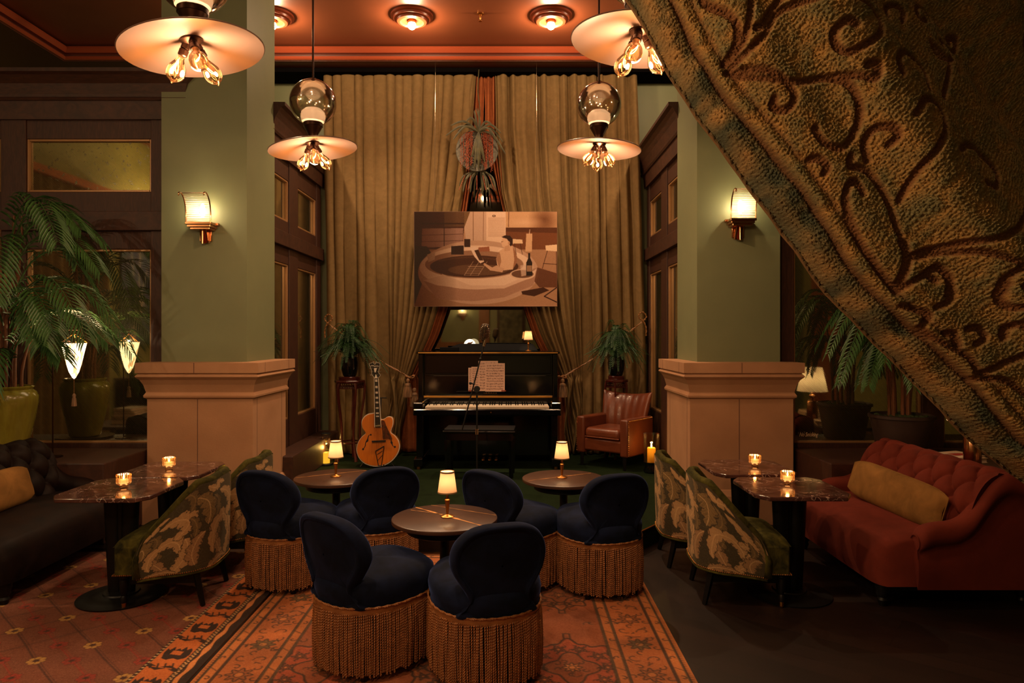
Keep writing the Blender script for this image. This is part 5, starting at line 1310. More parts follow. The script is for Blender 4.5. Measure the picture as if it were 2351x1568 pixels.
def green_pot(r, zr):
    H = zr-.0
    MB().lathe([(.11, 0), (.125, .01), (.15, .12), (.185, .28), (.205, .40), (.205, .45), (.19, .485), (.165, .505), (.175, .515), (.178, .525), (.168, .532), (.155, .525), (.15, .49), (.001, .47)], n=64).build('pot', GLAZE, r)
    mb = MB()
    for sg in (-1, 1):
        for k in range(7):
            z = .455-.022*k; mb.tube(crom([(0, -.2-.004, z-.022), (sg*.018*(1-.08*k), -.203, z-.01), (sg*.034*(1-.09*k), -.199, z), (sg*.04*(1-.1*k), -.194, z-.012)], 4), .0045, 5)
    mb.build('leaf_emblem', GLAZE, r)
    MB().lathe([(.001, -.018), (.22, -.018), (.235, -.005), (.24, .004), (.22, .0), (.001, -.006)], n=56).build('saucer', simple('bronze saucer', '4a3a20', .3, .6), r)
    MB().lathe([(.15, .49), (.08, .5), (.001, .505)], n=30, cap=False).build('moss', SOIL, r)
def brown_pot(r, zr):
    MB().lathe([(.15, 0), (.17, .02), (.205, .22), (.222, .30), (.235, .305), (.235, .325), (.22, .33), (.212, .31), (.001, .29)], n=56).build('pot', DARKPOT, r)
    rn = random.Random(9); mb = MB()
    for k in range(70): a = rn.uniform(0, 6.28); q = .19*rn.random()**.5; mb.ball((q*math.cos(a), q*math.sin(a), .31), .03*rn.uniform(.6, 1.2), 7, 5, sc=(1, 1, .7))
    mb.build('moss', SOIL, r)
S1 = [(i*.75, .035+.014*(i % 5), .45+.13*((i*7) % 9)/1.0, .6+.2*(i % 3)) for i in range(13)]
def FR(x, y, z, az, L_, rise, droop): return (x, y, z, az, L_, rise, droop)
fl = [FR(0, 0, 1.30, -8, .78, .42, .30), FR(.02, 0, 1.45, 10, .66, .42, .22), FR(.03, -.02, 1.05, -20, .80, .30, .45), FR(.02, 0, .98, -35, .75, .28, .30), FR(.04, -.03, .80, -5, .78, .30, .22), FR(.03, 0, .78, 15, .72, .34, .22),
      FR(-.03, 0, 1.35, 185, .75, .42, .4), FR(-.03, 0, 1.1, 170, .8, .35, .45), FR(-.02, -.03, 1.2, 240, .75, .40, .42), FR(0, -.04, 1.0, 275, .72, .34, .50), FR(.02, -.03, 1.25, 300, .75, .38, .45), FR(.0, .03, 1.4, 50, .45, .45, .30), FR(-.02, .02, 1.15, 150, .6, .4, .35),
      FR(0, 0, 1.5, 330, .72, .45, .35), FR(.03, 0, .90, 320, .7, .28, .32), FR(-.04, -.02, .75, 215, .8, .28, .5), FR(.03, -.02, .70, 340, .55, .26, .2), FR(0, -.03, .9, 255, .7, .25, .55), FR(.02, 0, 1.55, 350, .62, .38, .20), FR(0, 0, .6, 290, .6, .2, .4), FR(.02, .02, 1.2, 25, .6, .4, .4), FR(.03, 0, 1.0, 5, .88, .30, .5)]
palm((-3.90, 5.40, .62), 'tall bushy palm in a mustard green glazed pot on the left ledge', .50, green_pot, S1, fl)
S2 = [(i*.9, .03+.016*(i % 5), .35+.08*((i*5) % 7), .5) for i in range(10)]
fl2 = [FR(.0, 0, .95, a, L_, ri, dr) for a, L_, ri, dr in [(190, .62, .26, .40), (160, .6, .3, .4), (205, .66, .16, .5), (230, .55, .3, .5), (260, .5, .26, .5), (300, .55, .3, .5), (340, .6, .3, .45), (20, .5, .3, .4), (100, .35, .34, .3), (170, .5, .34, .25), (350, .45, .34, .2), (250, .4, .34, .3), (182, .45, .4, .2), (10, .45, .3, .3)]]+[FR(0, -.02, .72, a, L_, .20, .34) for a, L_ in [(185, .52), (215, .5), (250, .4), (290, .45), (330, .5), (0, .5), (200, .42), (345, .42)]]
palm((px2x(2066, 5.45), 5.43, .60), 'dark green palm in a brown clay pot with moss, behind the red sofa', .29, brown_pot, S2, fl2, .115)

# ================================================================== hanging glass lamp beside the left palm
bx, by = px2x(121, 5.40), 5.40
o = thing('hanging_lantern', 'glowing blown glass lantern with tassel hung from a bronze stand by the left palm', 'lantern', (bx, by, .60))
MB().lathe([(.07, 0), (.07, .008), (.01, .014)], n=30).build('base', BRONZE, o)
zt = y2z(757, 5.40)-.60; lp = P(170, 787, 5.50)-Vector((bx, by, .60))
mb = MB().cyl((0, 0, 0), (0, 0, zt), .0055, n=8); mb.tube([(-.02, 0, zt), (lp.x, lp.y, zt+.0), (lp.x+.03, lp.y+.01, zt)], .004, 6); mb.tube([(-.03, 0, zt-.085), (lp.x-.03, lp.y, zt-.09)], .003, 6); mb.build('stand', BRONZE, o)
GL = NT('glowing swirled glass'); GL.b.inputs['Base Color'].default_value = (.9, .7, .5, 1)
nz = GL.noise(40, 3, GL.co((1, 1, .3), (R(30), R(30), 0))); GL.l(GL.ramp(nz, [(.5, (1, .72, .42)), (.62, (.5, .25, .1))]), GL.b.inputs['Emission Color']); GL.set(Emission_Strength=4)
z1 = lp.z; MB().lathe([(.088, 0), (.082, -.03), (.066, -.10), (.052, -.17), (.035, -.23), (.012, -.275), (.001, -.285)], (lp.x, lp.y, z1), 30, cap=False).build('glass_shade', GL.m, o)
mb = MB(); mb.tube([(lp.x+.09*math.cos(i*PI/16), lp.y+.09*math.sin(i*PI/16), z1) for i in range(32)], .003, 5, closed=True)
for k in range(4): mb.tube([(lp.x+.09*math.cos(k*PI/2+.4), lp.y+.09*math.sin(k*PI/2+.4), z1), (lp.x, lp.y, zt-.03)], .0018, 5)
mb.cyl((lp.x, lp.y, zt-.03), (lp.x, lp.y, zt), .004, n=6); mb.build('shade_ring', BRASS, o)
mb = MB().cyl((lp.x, lp.y, z1-.285), (lp.x, lp.y, z1-.41), .0025, n=6); mb.build('cord', ROPE, o)
mb = MB(); mb.lathe([(.006, 0), (.014, -.012), (.011, -.03), (.015, -.04), (.02, -.10), (.001, -.10)], (lp.x, lp.y, z1-.40), 20, rib=.12); mb.build('tassel', TASSEL, o)
MB().ball((lp.x, lp.y, z1-.05), .02, 12, 8).build('bulb', GLOWB, o)
point('lantern_glow', (lp.x, lp.y, z1+.005), 5.0, PALE, .008, o)

# ================================================================== console behind the red sofa, copper lamp, books
o = thing('console_table', 'dark console table behind the red sofa carrying the copper lamp and books', 'table', (3.35, 4.45, 0))
MB().boxb(-.36, .45, -.75, .66, .62, .655).build('tabletop', OAK, o, smooth=False, bevel=.004)
for x in (-.33, .4):
    for y in (-.70, .60): MB().boxb(x-.025, x+.025, y-.025, y+.025, 0, .62).build('leg', OAK, o, smooth=False)
cl = P(2231, 1000, 4.62)
o = thing('copper_lamp', 'copper cylinder table lamp with cream shade behind the red sofa, half hidden by the tapestry', 'table lamp', (cl.x+.03, 4.66, .655))
MB().lathe([(.052, 0), (.053, .003), (.053, .217), (.05, .222), (.001, .222)], n=48).build('base', COPPER, o)
MB().lathe([(.012, .222), (.018, .228), (.012, .235), (.015, .245), (.03, .255), (.034, .268), (.028, .28), (.014, .287), (.018, .296), (.01, .305), (.008, .37)], n=28).build('stem', COPPER, o)
MB().lathe([(.148, .315), (.095, .56)], n=48, cap=False).build('lamp_shade', SHADE, o)
MB().ball((0, 0, .42), .03, 12, 8).build('bulb', GLOWB, o)
point('lamp_glow', (0, 0, .42), 4.5, PALE, .03, o)
BK = {}
def cover(h):
    if h not in BK: BK[h] = simple('book cover '+h, h, .5)
    return BK[h]
def book(loc, rz, d, h, label, group, mark=None):
    o = thing('book', label, 'book', loc, rz, group); x, y, z = d
    mb = MB().boxb(-x/2, x/2, -y/2, y/2, 0, .003); mb.boxb(-x/2, x/2, -y/2, y/2, z-.003, z); mb.boxb(-x/2, -x/2+.003, -y/2, y/2, 0, z); mb.build('cover', cover(h), o, smooth=False)
    MB().boxb(-x/2+.003, x/2-.006, -y/2+.005, y/2-.005, .003, z-.003).build('pages', PAPER, o, smooth=False)
    if mark: MB().add([(-x*.2, -y*.2, z+.0006), (x*.3, -y*.25, z+.0006), (x*.25, y*.1, z+.0006), (-x*.1, y*.2, z+.0006)], [(0, 1, 2, 3)]).build('cover_picture', cover(mark), o, smooth=False)
    return o
zc_ = .656
book((3.30, 4.26, zc_), R(12), (.30, .24, .028), 'c8a888', 'pale book lowest of the pile on the console at the right edge', 'books on the console behind the red sofa')
book((3.29, 4.27, zc_+.028), R(4), (.29, .23, .030), 'b89878', 'cream book in the middle of the pile on the console at the right edge', 'books on the console behind the red sofa')
b3 = book((3.31, 4.27, zc_+.058), R(-8), (.30, .22, .024), 'd0b090', 'cream book with red cover picture, top of the pile at the right edge', 'books on the console behind the red sofa', 'a02c20')
b4 = book((3.16, 4.92, zc_), R(15), (.28, .22, .035), 'c0a080', 'magazine under the red covered one beyond the copper lamp', 'magazines beyond the copper lamp')
b5 = book((3.15, 4.93, zc_+.035), R(20), (.29, .22, .012), 'c8a890', 'magazine with a red and white cover and black letters beyond the copper lamp', 'magazines beyond the copper lamp', '982a20')
text('lettering', 'GRO', .06, (.06, -.09, .0135), (0, 0, 0), INK, b5)
# "No Smoking" lettering on the wired mirror
o = thing('painted_sign', 'small gold script sign reading No Smoking on the wired mirror right of the right pillar', 'sign', tuple(P(1856, 1002, 5.875)))
text('lettering', 'No Smoking', .050, (0, 0, 0), (R(90), 0, 0), simple('cream sign paint', 'e0b890', .5), o, ext=.001, shear=.35)
bpy.data.objects[o.children[0].name].scale = (.62, 1, 1)

# ================================================================== RUGS
def rug_center():
    W, H = 560, 1080; r = Ras(W, H, (150, 84, 44)); k = W/2.25; g = np.random.default_rng(4)
    dk, md, lt, rd, gr = (52, 36, 24), (120, 66, 36), (184, 112, 58), (140, 60, 34), (84, 72, 44)
    X, Y = np.meshgrid(np.arange(W), np.arange(H))
    def m(v): return v*k
    def band(a, b_, c):
        r.rect(m(a), m(a), W-m(a), m(a)+m(b_-a), c); r.rect(m(a), H-m(b_), W-m(a), H-m(a), c); r.rect(m(a), m(a), m(b_), H-m(a), c); r.rect(W-m(b_), m(a), W-m(a), H-m(a), c)
    def guard(a, w_, c=dk):
        q = m(a); r.line([(q, q), (W-q, q), (W-q, H-q), (q, H-q), (q, q)], w_, c)
    r.rect(m(.35), m(.35), W-m(.35), H-m(.35), (132, 70, 38))
    def curl(cx, cy, s_, a, c=dk, w_=1.4):
        pts = [(cx+s_*(1-t)*math.cos(a+5*t), cy+s_*(1-t)*math.sin(a+5*t)) for t in np.linspace(0, .85, 12)]; r.line(pts, w_, c, .85)
    def blossom(cx, cy, s_, c):
        n = 8; pts = [(cx+s_*(1+.28*math.cos(n*t))*math.cos(t), cy+s_*(1+.28*math.cos(n*t))*math.sin(t)) for t in np.linspace(0, 2*PI, 49)]
        r.poly(pts, c, .8); r.line(pts, 1.5, dk, .9); r.ell(cx, cy, s_*.4, s_*.4, lt, .7); r.ell(cx, cy, s_*.45, s_*.45, dk, w=1.2)
        for j in range(5): a = j*1.26+.4; curl(cx+s_*1.7*math.cos(a), cy+s_*1.7*math.sin(a), s_*.55, a)
    def medal(cx, cy, rx, ry, c):
        t = np.linspace(0, 2*PI, 121); q = 1+.10*np.cos(8*t)+.05*np.cos(16*t); pts = list(zip(cx+rx*q*np.cos(t), cy+ry*q*np.sin(t)))
        r.poly(pts, c, .8); r.line(pts, 2.6, dk); pts = list(zip(cx+rx*.9*q*np.cos(t), cy+ry*.9*q*np.sin(t))); r.line(pts, 1, lt, .5)
        t2 = list(zip(cx+rx*.48*(1+.2*np.cos(4*t))*np.cos(t), cy+ry*.48*(1+.2*np.cos(4*t))*np.sin(t))); r.poly(t2, md, .7); r.line(t2, 2.2, dk)
        for j in range(10): a = j*2*PI/10; blossom(cx+rx*.72*math.cos(a), cy+ry*.72*math.sin(a), rx*.10, rd)
        blossom(cx, cy, rx*.16, lt)
        for sg in (-1, 1):
            r.line([(cx-4, cy+sg*ry*1.1), (cx-4, cy+sg*ry*1.35), (cx+4, cy+sg*ry*1.35), (cx+4, cy+sg*ry*1.1)], 2, dk)
    cxs = [W*.5-m(.58), W*.5, W*.5+m(.58)]
    for cy, big in ((m(4.90-4.12), 0), (m(4.90-3.22), 1), (m(4.90-2.3), 0), (m(4.9-1.4), 1)):
        for i, cx in enumerate(cxs):
            b_ = big if i != 1 else 1-big; medal(cx, cy, m(.23 if b_ else .17), m(.27 if b_ else .20), rd if b_ else md)
    for i in range(240): curl(g.uniform(m(.36), W-m(.36)), g.uniform(m(.36), H-m(.36)), g.uniform(4, 9), g.uniform(0, 6), dk, 1.1)
    # borders cover the field edge
    band(.0, .35, (168, 98, 48)); band(.03, .077, (178, 104, 52)); band(.297, .346, (160, 92, 46)); band(.08, .297, (158, 88, 44))
    for i in range(16):
        yy = m(.2)+i*m(.31)
        for xx in (m(.19), W-m(.19)):
            blossom(xx, yy, m(.05), (130, 72, 36) if i % 2 else gr); curl(xx-m(.05), yy+m(.14), m(.04), 1); curl(xx+m(.05), yy+m(.16), m(.04), 3)
            for q in range(5): x, y = xx+g.uniform(-m(.09), m(.09)), yy+g.uniform(-m(.14), m(.14)); r.line([(x, y), (x+g.uniform(-9, 9), y+g.uniform(-9, 9)), (x+g.uniform(-12, 12), y+g.uniform(-5, 5))], 1.6, dk, .8)
    for i in range(8):
        xx = m(.2)+i*m(.265)
        for yy in (m(.19), H-m(.19)): blossom(xx, yy, m(.05), (130, 72, 36) if i % 2 else gr)
    for a in (.053, .321):
        for i in range(48):
            yy = m(.08)+i*m(.1)
            for xx in (m(a), W-m(a)):
                if i % 2: curl(xx, yy, m(.02), i)
                else: r.line([(xx-m(.018), yy), (xx+m(.018), yy+m(.03))], 1.2, dk, .8)
            if yy < W-m(.08):
                for zz in (m(a), H-m(a)): curl(yy, zz, m(.018), i)
    for a in (.028, .080, .088, .29, .298, .347, .355): guard(a, 2.0)
    for a in (.034, .294, .351): guard(a, 1, gr)
    for i in range(0, H, 5):
        for xx in (m(.022), W-m(.022)): r.line([(xx-2, i), (xx+2, i+2)], 1.3, dk, .7)
    n = np.random.default_rng(8); lo = n.normal(0, 1, (H//24+2, W//60+2)); yy = np.linspace(0, lo.shape[0]-1.01, H); xx = np.linspace(0, lo.shape[1]-1.01, W)
    yi, xi = yy.astype(int), xx.astype(int); fy, fx = (yy-yi)[:, None], (xx-xi)[None]; L_ = (lo[yi][:, xi]*(1-fy)+lo[yi+1][:, xi]*fy)*(1-fx)+(lo[yi][:, xi+1]*(1-fy)+lo[yi+1][:, xi+1]*fy)*fx
    r.a *= (1+.07*L_)[..., None]; r.grain(8); return r
RUGM = simple('hand knotted wool', '8a5030', .95, vcol=True, ns=220, bs=400, bstr=.4, bd=.003, sheen=.15, sheent='c08050')
RZ = .009
def rug(name, label, ras, x0, x1, y0, y1, nu, nv, z):
    cx, cy = (x0+x1)/2, (y0+y1)/2
    o = thing('rug', label, 'rug', (cx, cy, 0))
    painted('pile', ras, nu, nv, lambda U, V: (x0-cx+(x1-x0)*U, y1-cy-(y1-y0)*V, z+0*U), RUGM, o, ang=180)
    MB().boxb(x0-cx, x1-cx, y0-cy, y1-cy, .001, z-.0008).build('backing', simple('rug backing', '6a4024', .95) if 'rug backing' not in bpy.data.materials else bpy.data.materials['rug backing'], o, smooth=False)
    return o
rug(0, 'large rust Persian rug with medallions and borders under the navy chairs', rug_center(), -1.42, .83, .58, 4.90, 480, 920, .008)
def rug_left():
    W, H = 900, 760; r = Ras(W, H, (108, 60, 40)); k = W/3.1; g = np.random.default_rng(6)     # x -4.6..-1.5, y 4.95 down to 2.33
    dk, rd, ye = (54, 30, 22), (132, 40, 26), (176, 134, 66)
    st = .26*k
    def wob(p, q, c, w_):
        n = 16; pts = [(p[0]+(q[0]-p[0])*i/n+g.uniform(-1.5, 1.5), p[1]+(q[1]-p[1])*i/n+g.uniform(-1.5, 1.5)) for i in range(n+1)]; r.line(pts, w_, c, .8); r.line([(x+5, y) for x, y in pts], 1.1, c, .6)
    st, ny = .165*k, .165*k
    for i in range(-18, 24):
        c = rd if i % 2 else dk
        wob((i*st, 0), (i*st+H, H), c, 2.4)
        if i % 2 == 0: wob((i*st, 0), (i*st-H, H), dk, 1.5)
    for j in range(0, 18):
        for i in range(-1, 22):
            x, y = i*st, j*ny; c = ye if (i-j) % 2 == 0 else rd
            if (i+j) % 4 == 2: continue
            for a in range(7): t = a*.9; r.ell(x+8*math.cos(t), y+8*math.sin(t), 4, 4, c, .9); r.ell(x+8*math.cos(t), y+8*math.sin(t), 4.6, 4.6, dk, .5, w=1)
            r.ell(x, y, 3, 3, dk)
    X, Y = np.meshgrid(np.arange(W), np.arange(H))
    # right border from the outer edge inward
    def col(a, b_, c): r.rect(W-b_*k, 0, W-a*k, H, c)
    col(0, .27, (22, 14, 10)); col(.035, .068, (196, 122, 66)); col(.068, .10, (30, 20, 14))  # outermost dark strip paints in the shadow gap beside the rug
    r.line([(W-.035*k+1.5*math.sin(i*.7), i*6) for i in range(H//6)], 2.5, (22, 14, 10)); r.line([(W-.068*k+1.5*math.sin(i*.9+1), i*6) for i in range(H//6)], 2.5, (30, 20, 14))
    for i in range(0, H, 7): r.rect(W-.098*k, i, W-.086*k, i+3.5, (196, 150, 96)); r.rect(W-.086*k, i+3.5, W-.075*k, i+7, (196, 150, 96))
    col(.10, .25, (182, 96, 40)); col(.25, .27, (24, 14, 10))
    for i in range(0, H, 8): r.ell(W-.26*k, i+3, 2.2, 1.8, (200, 170, 120))
    for j in range(0, 16):
        y = 20+j*.30*k; x = W-.175*k
        pts = [(x-18, y)]
        for q in range(5): pts += [(x-18+q*8, y-14-(q % 2)*5), (x-14+q*8, y-8)]
        pts += [(x+20, y+6)]+[(x+18-q*8, y+16+(q % 2)*5) for q in range(5)]
        r.poly(pts, (26, 16, 12)); r.poly([(x-8, y-8), (x+8, y-4), (x+8, y+8), (x-8, y+4)], (182, 96, 40))
        yy = y+.15*k; r.line([(x-20, yy-8), (x-6, yy+2), (x+8, yy-2), (x+22, yy+8)], 7, (26, 16, 12)); r.line([(x-14, yy-4), (x+14, yy+3)], 2.5, (182, 96, 40))
        for q in range(4): r.line([(x-16+q*10, yy), (x-20+q*10, yy-12)], 2, (26, 16, 12))
    r.a *= (1+.05*np.sin(Y/23.0)*np.sin(X/61.0+Y/40.0))[..., None]; r.grain(9); return r
rug(0, 'rust rug with a floral trellis and a dark serrated border under the left tables', rug_left(), -4.60, -1.44, 2.33, 4.95, 820, 680, .0065)

# ================================================================== FOREGROUND TAPESTRY
def tapestry():
    e = np.array(crom([(1395, -120), (1470, 0), (1503, 62), (1560, 165), (1625, 262), (1700, 362), (1745, 425), (1830, 540), (1905, 645), (1990, 738), (2080, 828), (2160, 908), (2230, 985), (2300, 1048), (2360, 1095), (2460, 1170)], 10))
    sg = np.hypot(*np.diff(e, axis=0).T); cu = np.concatenate([[0], np.cumsum(sg)]); tot = cu[-1]
    AL, PR = int(tot), 1050                       # raster in photo-sized units: along the edge, into the cloth
    S = .5; W, H = int(AL*S), int(PR*S)
    def uv(x, y):                                 # nearest edge point
        d = np.hypot(e[:, 0]-x, e[:, 1]-y); i = int(d.argmin()); a = e[max(i-1, 0)]; b_ = e[min(i+1, len(e)-1)]; t = (b_-a)/np.linalg.norm(b_-a)
        v = np.array((x, y))-e[i]; return (cu[i]+v@t)*S, (v[0]*t[1]-v[1]*t[0])*S
    A = [[(330, 45), (290, 60), (300, 110), (350, 150), (410, 190), (445, 240), (440, 310), (400, 370)], [(520, 0), (520, 120), (500, 220), (460, 320), (390, 380)], [(940, 0), (860, 60), (740, 90), (640, 150), (560, 240), (530, 250)],
         [(420, 400), (560, 290), (640, 190), (760, 150), (900, 140), (1020, 170), (1080, 250), (1060, 330), (960, 380), (900, 350), (880, 290), (920, 250), (960, 270)], [(400, 420), (560, 430), (660, 480), (710, 560), (680, 620), (620, 600), (620, 560)],
         [(450, 440), (700, 490), (860, 480), (960, 520), (1020, 620), (1020, 720), (960, 810), (880, 800), (830, 750), (820, 720)], [(900, 480), (1000, 500), (1080, 530), (1080, 480), (1040, 460)], [(800, 860), (840, 860), (880, 900), (870, 930)],
         [(1000, 850), (990, 900), (1080, 930), (1170, 1050), (1220, 1180), (1250, 1330), (1220, 1480)], [(1080, 880), (1060, 800), (1090, 740), (1160, 740), (1190, 780), (1160, 820)], [(1060, 1040), (1020, 980), (980, 1000), (980, 1090), (1050, 1250), (1150, 1400), (1230, 1500)],
         [(1240, 1090), (1300, 960), (1380, 860), (1420, 740), (1380, 660), (1300, 640), (1250, 700)], [(1240, 1440), (1270, 1330), (1330, 1290), (1450, 1250), (1600, 1220), (1750, 1150), (1850, 1060)], [(1300, 1320), (1400, 1290), (1560, 1290), (1700, 1330)],
         [(1450, 1500), (1460, 1420), (1400, 1360), (1360, 1400), (1400, 1430)], [(1660, 1480), (1640, 1420), (1700, 1350), (1790, 1360), (1820, 1420), (1770, 1470), (1720, 1440)], [(1190, 520), (1180, 460), (1230, 420), (1320, 430), (1370, 500), (1360, 580)],
         [(1180, 180), (1190, 110), (1260, 90), (1310, 140), (1290, 190)], [(760, 90), (800, 40), (870, 20), (900, -20)], [(1480, 620), (1540, 520), (1580, 420), (1500, 330)], [(1500, 900), (1600, 880), (1680, 930), (1640, 1000), (1580, 990)]]
    B = [[(1330, 0), (1340, 100), (1310, 200), (1290, 250)], [(1300, 250), (1390, 180), (1480, 120), (1540, 170), (1560, 270), (1490, 330)], [(1330, 330), (1460, 370), (1440, 450), (1560, 530), (1680, 600), (1730, 690)], [(1550, 470), (1590, 470), (1620, 540)],
         [(1650, 440), (1700, 430), (1740, 480), (1700, 520)], [(1740, 700), (1830, 640), (1960, 580), (2069, 530)], [(1830, 480), (1820, 430), (1870, 400), (1920, 430)], [(1760, 190), (1740, 240), (1800, 310), (1880, 300), (1900, 250)], [(2000, 820), (2000, 790), (2060, 770)], [(1700, 720), (1850, 720), (1960, 780), (2069, 860)]]
    lines = [[(1480+x/2.24, y/2.24) for x, y in l] for l in A]+[[(1480+x/2.375, 560+y/2.375) for x, y in l] for l in B]
    hr = Ras(W, H, (255, 255, 255))
    for l in lines:
        pts = [uv(x, y) for x, y in crom(l, 6)]
        for w_, al in ((9, .35), (6, .5), (3.2, .85)): hr.line(pts, w_, (0, 0, 0), al)
    g = np.random.default_rng(12)
    for i in range(26):                           # more scrolls over the part that swings away
        cx, cy = g.uniform(0, W), g.uniform(190, H); s_ = g.uniform(14, 30); a = g.uniform(0, 6)
        pts = [(cx+s_*(1-t*.9)*math.cos(a+6.5*t), cy+s_*(1-t*.9)*math.sin(a+6.5*t)) for t in np.linspace(0, 1, 22)]
        for w_, al in ((10, .35), (7, .5), (4, .85)): hr.line(pts, w_, (0, 0, 0), al)
    nu, nv = 780, 500
    U, V = np.meshgrid(np.linspace(0, 1, nu), np.linspace(0, 1, nv)); V = V**1.12
    hgt = hr.sample(U, V)[..., 0]/255.0
    pe = V*PR; al_ = U*AL
    n1 = g.normal(0, 1, U.shape); lo = g.normal(0, 1, (60, 90))
    yi = (V*58).astype(int); xi = (U*88).astype(int); fy, fx = V*58-yi, U*88-xi
    L_ = (lo[yi, xi]*(1-fx)+lo[yi, xi+1]*fx)*(1-fy)+(lo[yi+1, xi]*(1-fx)+lo[yi+1, xi+1]*fx)*fy
    rows = np.sin(2*PI*(al_+6*L_+.12*pe)/9.0); cross = np.sin(2*PI*(pe+4*L_)/7.5)
    mot = np.clip((.5+.5*np.sin(al_/31.0+2.2*np.sin(al_/77.0)))*1.0, 0, 1)
    border = 1/(1+np.exp((pe-52-5*np.sin(al_/90.0))/2.5))
    ridge = np.exp(-((pe-64-5*np.sin(al_/90.0))/8.0)**2); groove = np.exp(-((pe-50-5*np.sin(al_/90.0))/5.0)**2)+.6*np.exp(-((pe-82-5*np.sin(al_/90.0))/5.0)**2)
    h_ = .009*hgt*(1-border)+.006*ridge-.008*groove+.0019*rows*(.5+.5*cross)+.0014*n1+.003*L_*.3
    h_ += border*(.004*np.sin(al_/26.0+np.sin(al_/60.0)))-.012*np.exp(-(pe/5.0)**2)
    ex, ey = np.interp(U*tot, cu, e[:, 0]), np.interp(U*tot, cu, e[:, 1])
    D0 = 1.42; X0, Z0 = (ex-CX)/F*D0, EYE-(ey-CY)/F*D0
    tx = np.gradient(ex[0], ex.shape[1] and 1.0); 
    dX, dZ = .776, .630
    m_ = pe/F*D0                                   # metres into the cloth
    t = m_*1.0
    
    sl = np.clip((t-.16)/.40, 0, 1); ysw = -.42*t+1.15*np.clip(t-.16, 0, None)*sl*sl*(3-2*sl)*1.6+.5*np.clip(t-.56, 0, None)+.018*np.sin(t*34+U*4)*np.clip(t*6, 0, 1)+.03*np.exp(-(t/.012)**2)
    run = t*(1+.8*np.clip((t-.25)/.4, 0, 1.6))
    X = X0+dX*run; Z = Z0+dZ*run; Y = D0+ysw-h_
    mb_cols = np.zeros(U.shape+(3,)); pile = np.array((178, 136, 74.)); pile2 = np.array((118, 114, 76.)); grv = np.array((118, 74, 38.)); bd = np.array((66, 76, 58.)); bd2 = np.array((166, 130, 76.))
    mixk = np.clip(.42+.3*L_+.22*rows*cross+.12*n1, 0, 1)[..., None]
    c = pile*(1-mixk)+pile2*mixk; c = grv*(1-hgt[..., None])+c*hgt[..., None]
    bk = np.clip(.55*mot+.35*np.exp(-((pe-16)/12.0)**2)+.2*L_, 0, 1)[..., None]; cb = bd*(1-bk)+bd2*bk
    c = c*(1-border[..., None])+cb*border[..., None]; gk = np.clip(groove, 0, 1)[..., None]*.7; c = c*(1-gk)+np.array((96, 52, 24.))*gk
    c = np.clip(c+g.normal(0, 7, U.shape)[..., None], 0, 255)
    cen = Vector((float(X.mean()), float(Y.mean()), float(Z.mean())))
    o = thing('tapestry_curtain', 'heavy chenille tapestry curtain with scrolls, drawn across the upper right foreground', 'curtain', tuple(cen))
    mb = MB(); mb.v = [tuple(p) for p in np.stack([X-cen.x, Y-cen.y, Z-cen.z], -1).reshape(-1, 3).tolist()]
    idx = np.arange(nu*nv).reshape(nv, nu); q = np.stack([idx[:-1, :-1], idx[1:, :-1], idx[1:, 1:], idx[:-1, 1:]], -1).reshape(-1, 4); mb.f = [tuple(t_) for t_ in q.tolist()]; mb.mi = [0]*len(mb.f)
    TM = simple('chenille tapestry', '8a6a38', .9, vcol=True, ns=500, bs=420, bstr=.55, bd=.004, sheen=.2, sheent='b08a50')
    fr = mb.build('woven_front', TM, o, vcol=c.reshape(-1, 3), ang=180)
    # plain woven back a little behind the pile
    s_ = slice(None, None, 20); Xb, Yb_, Zb = X[s_, s_]-cen.x, Y[s_, s_]-cen.y+.022, Z[s_, s_]-cen.z; nv2, nu2 = Xb.shape
    mb = MB(); mb.v = [tuple(p) for p in np.stack([Xb, Yb_, Zb], -1).reshape(-1, 3).tolist()]; idx = np.arange(nu2*nv2).reshape(nv2, nu2); q = np.stack([idx[:-1, :-1], idx[1:, :-1], idx[1:, 1:], idx[:-1, 1:]], -1).reshape(-1, 4); mb.f = [tuple(t_) for t_ in q.tolist()]; mb.mi = [0]*len(mb.f)
    mb.build('lining', simple('tan curtain lining', '7a5c38', .9), o, ang=180)
    cord = [(X[0, i]-cen.x, Y[0, i]-cen.y+.006, Z[0, i]-cen.z) for i in range(0, nu, 3)]
    MB().tube(cord, .0035, 6, sq=.7, twist=.9).build('edge_cord', simple('brown edge yarn', '5e4c2c', .9), o)
tapestry()

# ================================================================== things on the side walls, seen only in the mirrors
def wall_curtain(x, y0, y1, z1, label, s, mat, fr):
    o = thing('wall_curtain', label, 'curtain', (x, (y0+y1)/2, z1)); L_ = y1-y0
    MB().grid(lambda u, v: (s*(.06+.035*math.sin(u*L_*30)+.01*math.sin(u*70)), L_*(u-.5), -.02-(z1-.1)*v), 160, 12).build('curtain_panel', mat, o, ang=180)
    MB().boxb(min(s*.02, s*.14), max(s*.02, s*.14), -L_/2, L_/2, -.10, .0).build('pelmet_fringe', fr, o, smooth=False)
wall_curtain(XL, 1.5, 3.6, 3.68, 'olive curtain with an orange fringed top on the left wall, seen in the left mirror', 1, DRAPE, simple('orange fringe', 'b4622a', .8, h2='8a4018', ns=60))
wall_curtain(XR, -.3, .7, 3.3, 'rust curtain on the right wall, seen in the right mirror', -1, RUST, RUST)
o = thing('painting', 'blue painting with piano keys on the left wall, seen in the left mirror', 'painting', (XL+.02, .55, 2.25))
pr_ = Ras(120, 170, (52, 58, 84)); g = np.random.default_rng(3)
for i in range(260): x, y = g.uniform(0, 120), g.uniform(0, 170); pr_.ell(x, y, g.uniform(3, 10), g.uniform(4, 14), (38+g.uniform(0, 40), 44+g.uniform(0, 40), 66+g.uniform(0, 40)), .5)
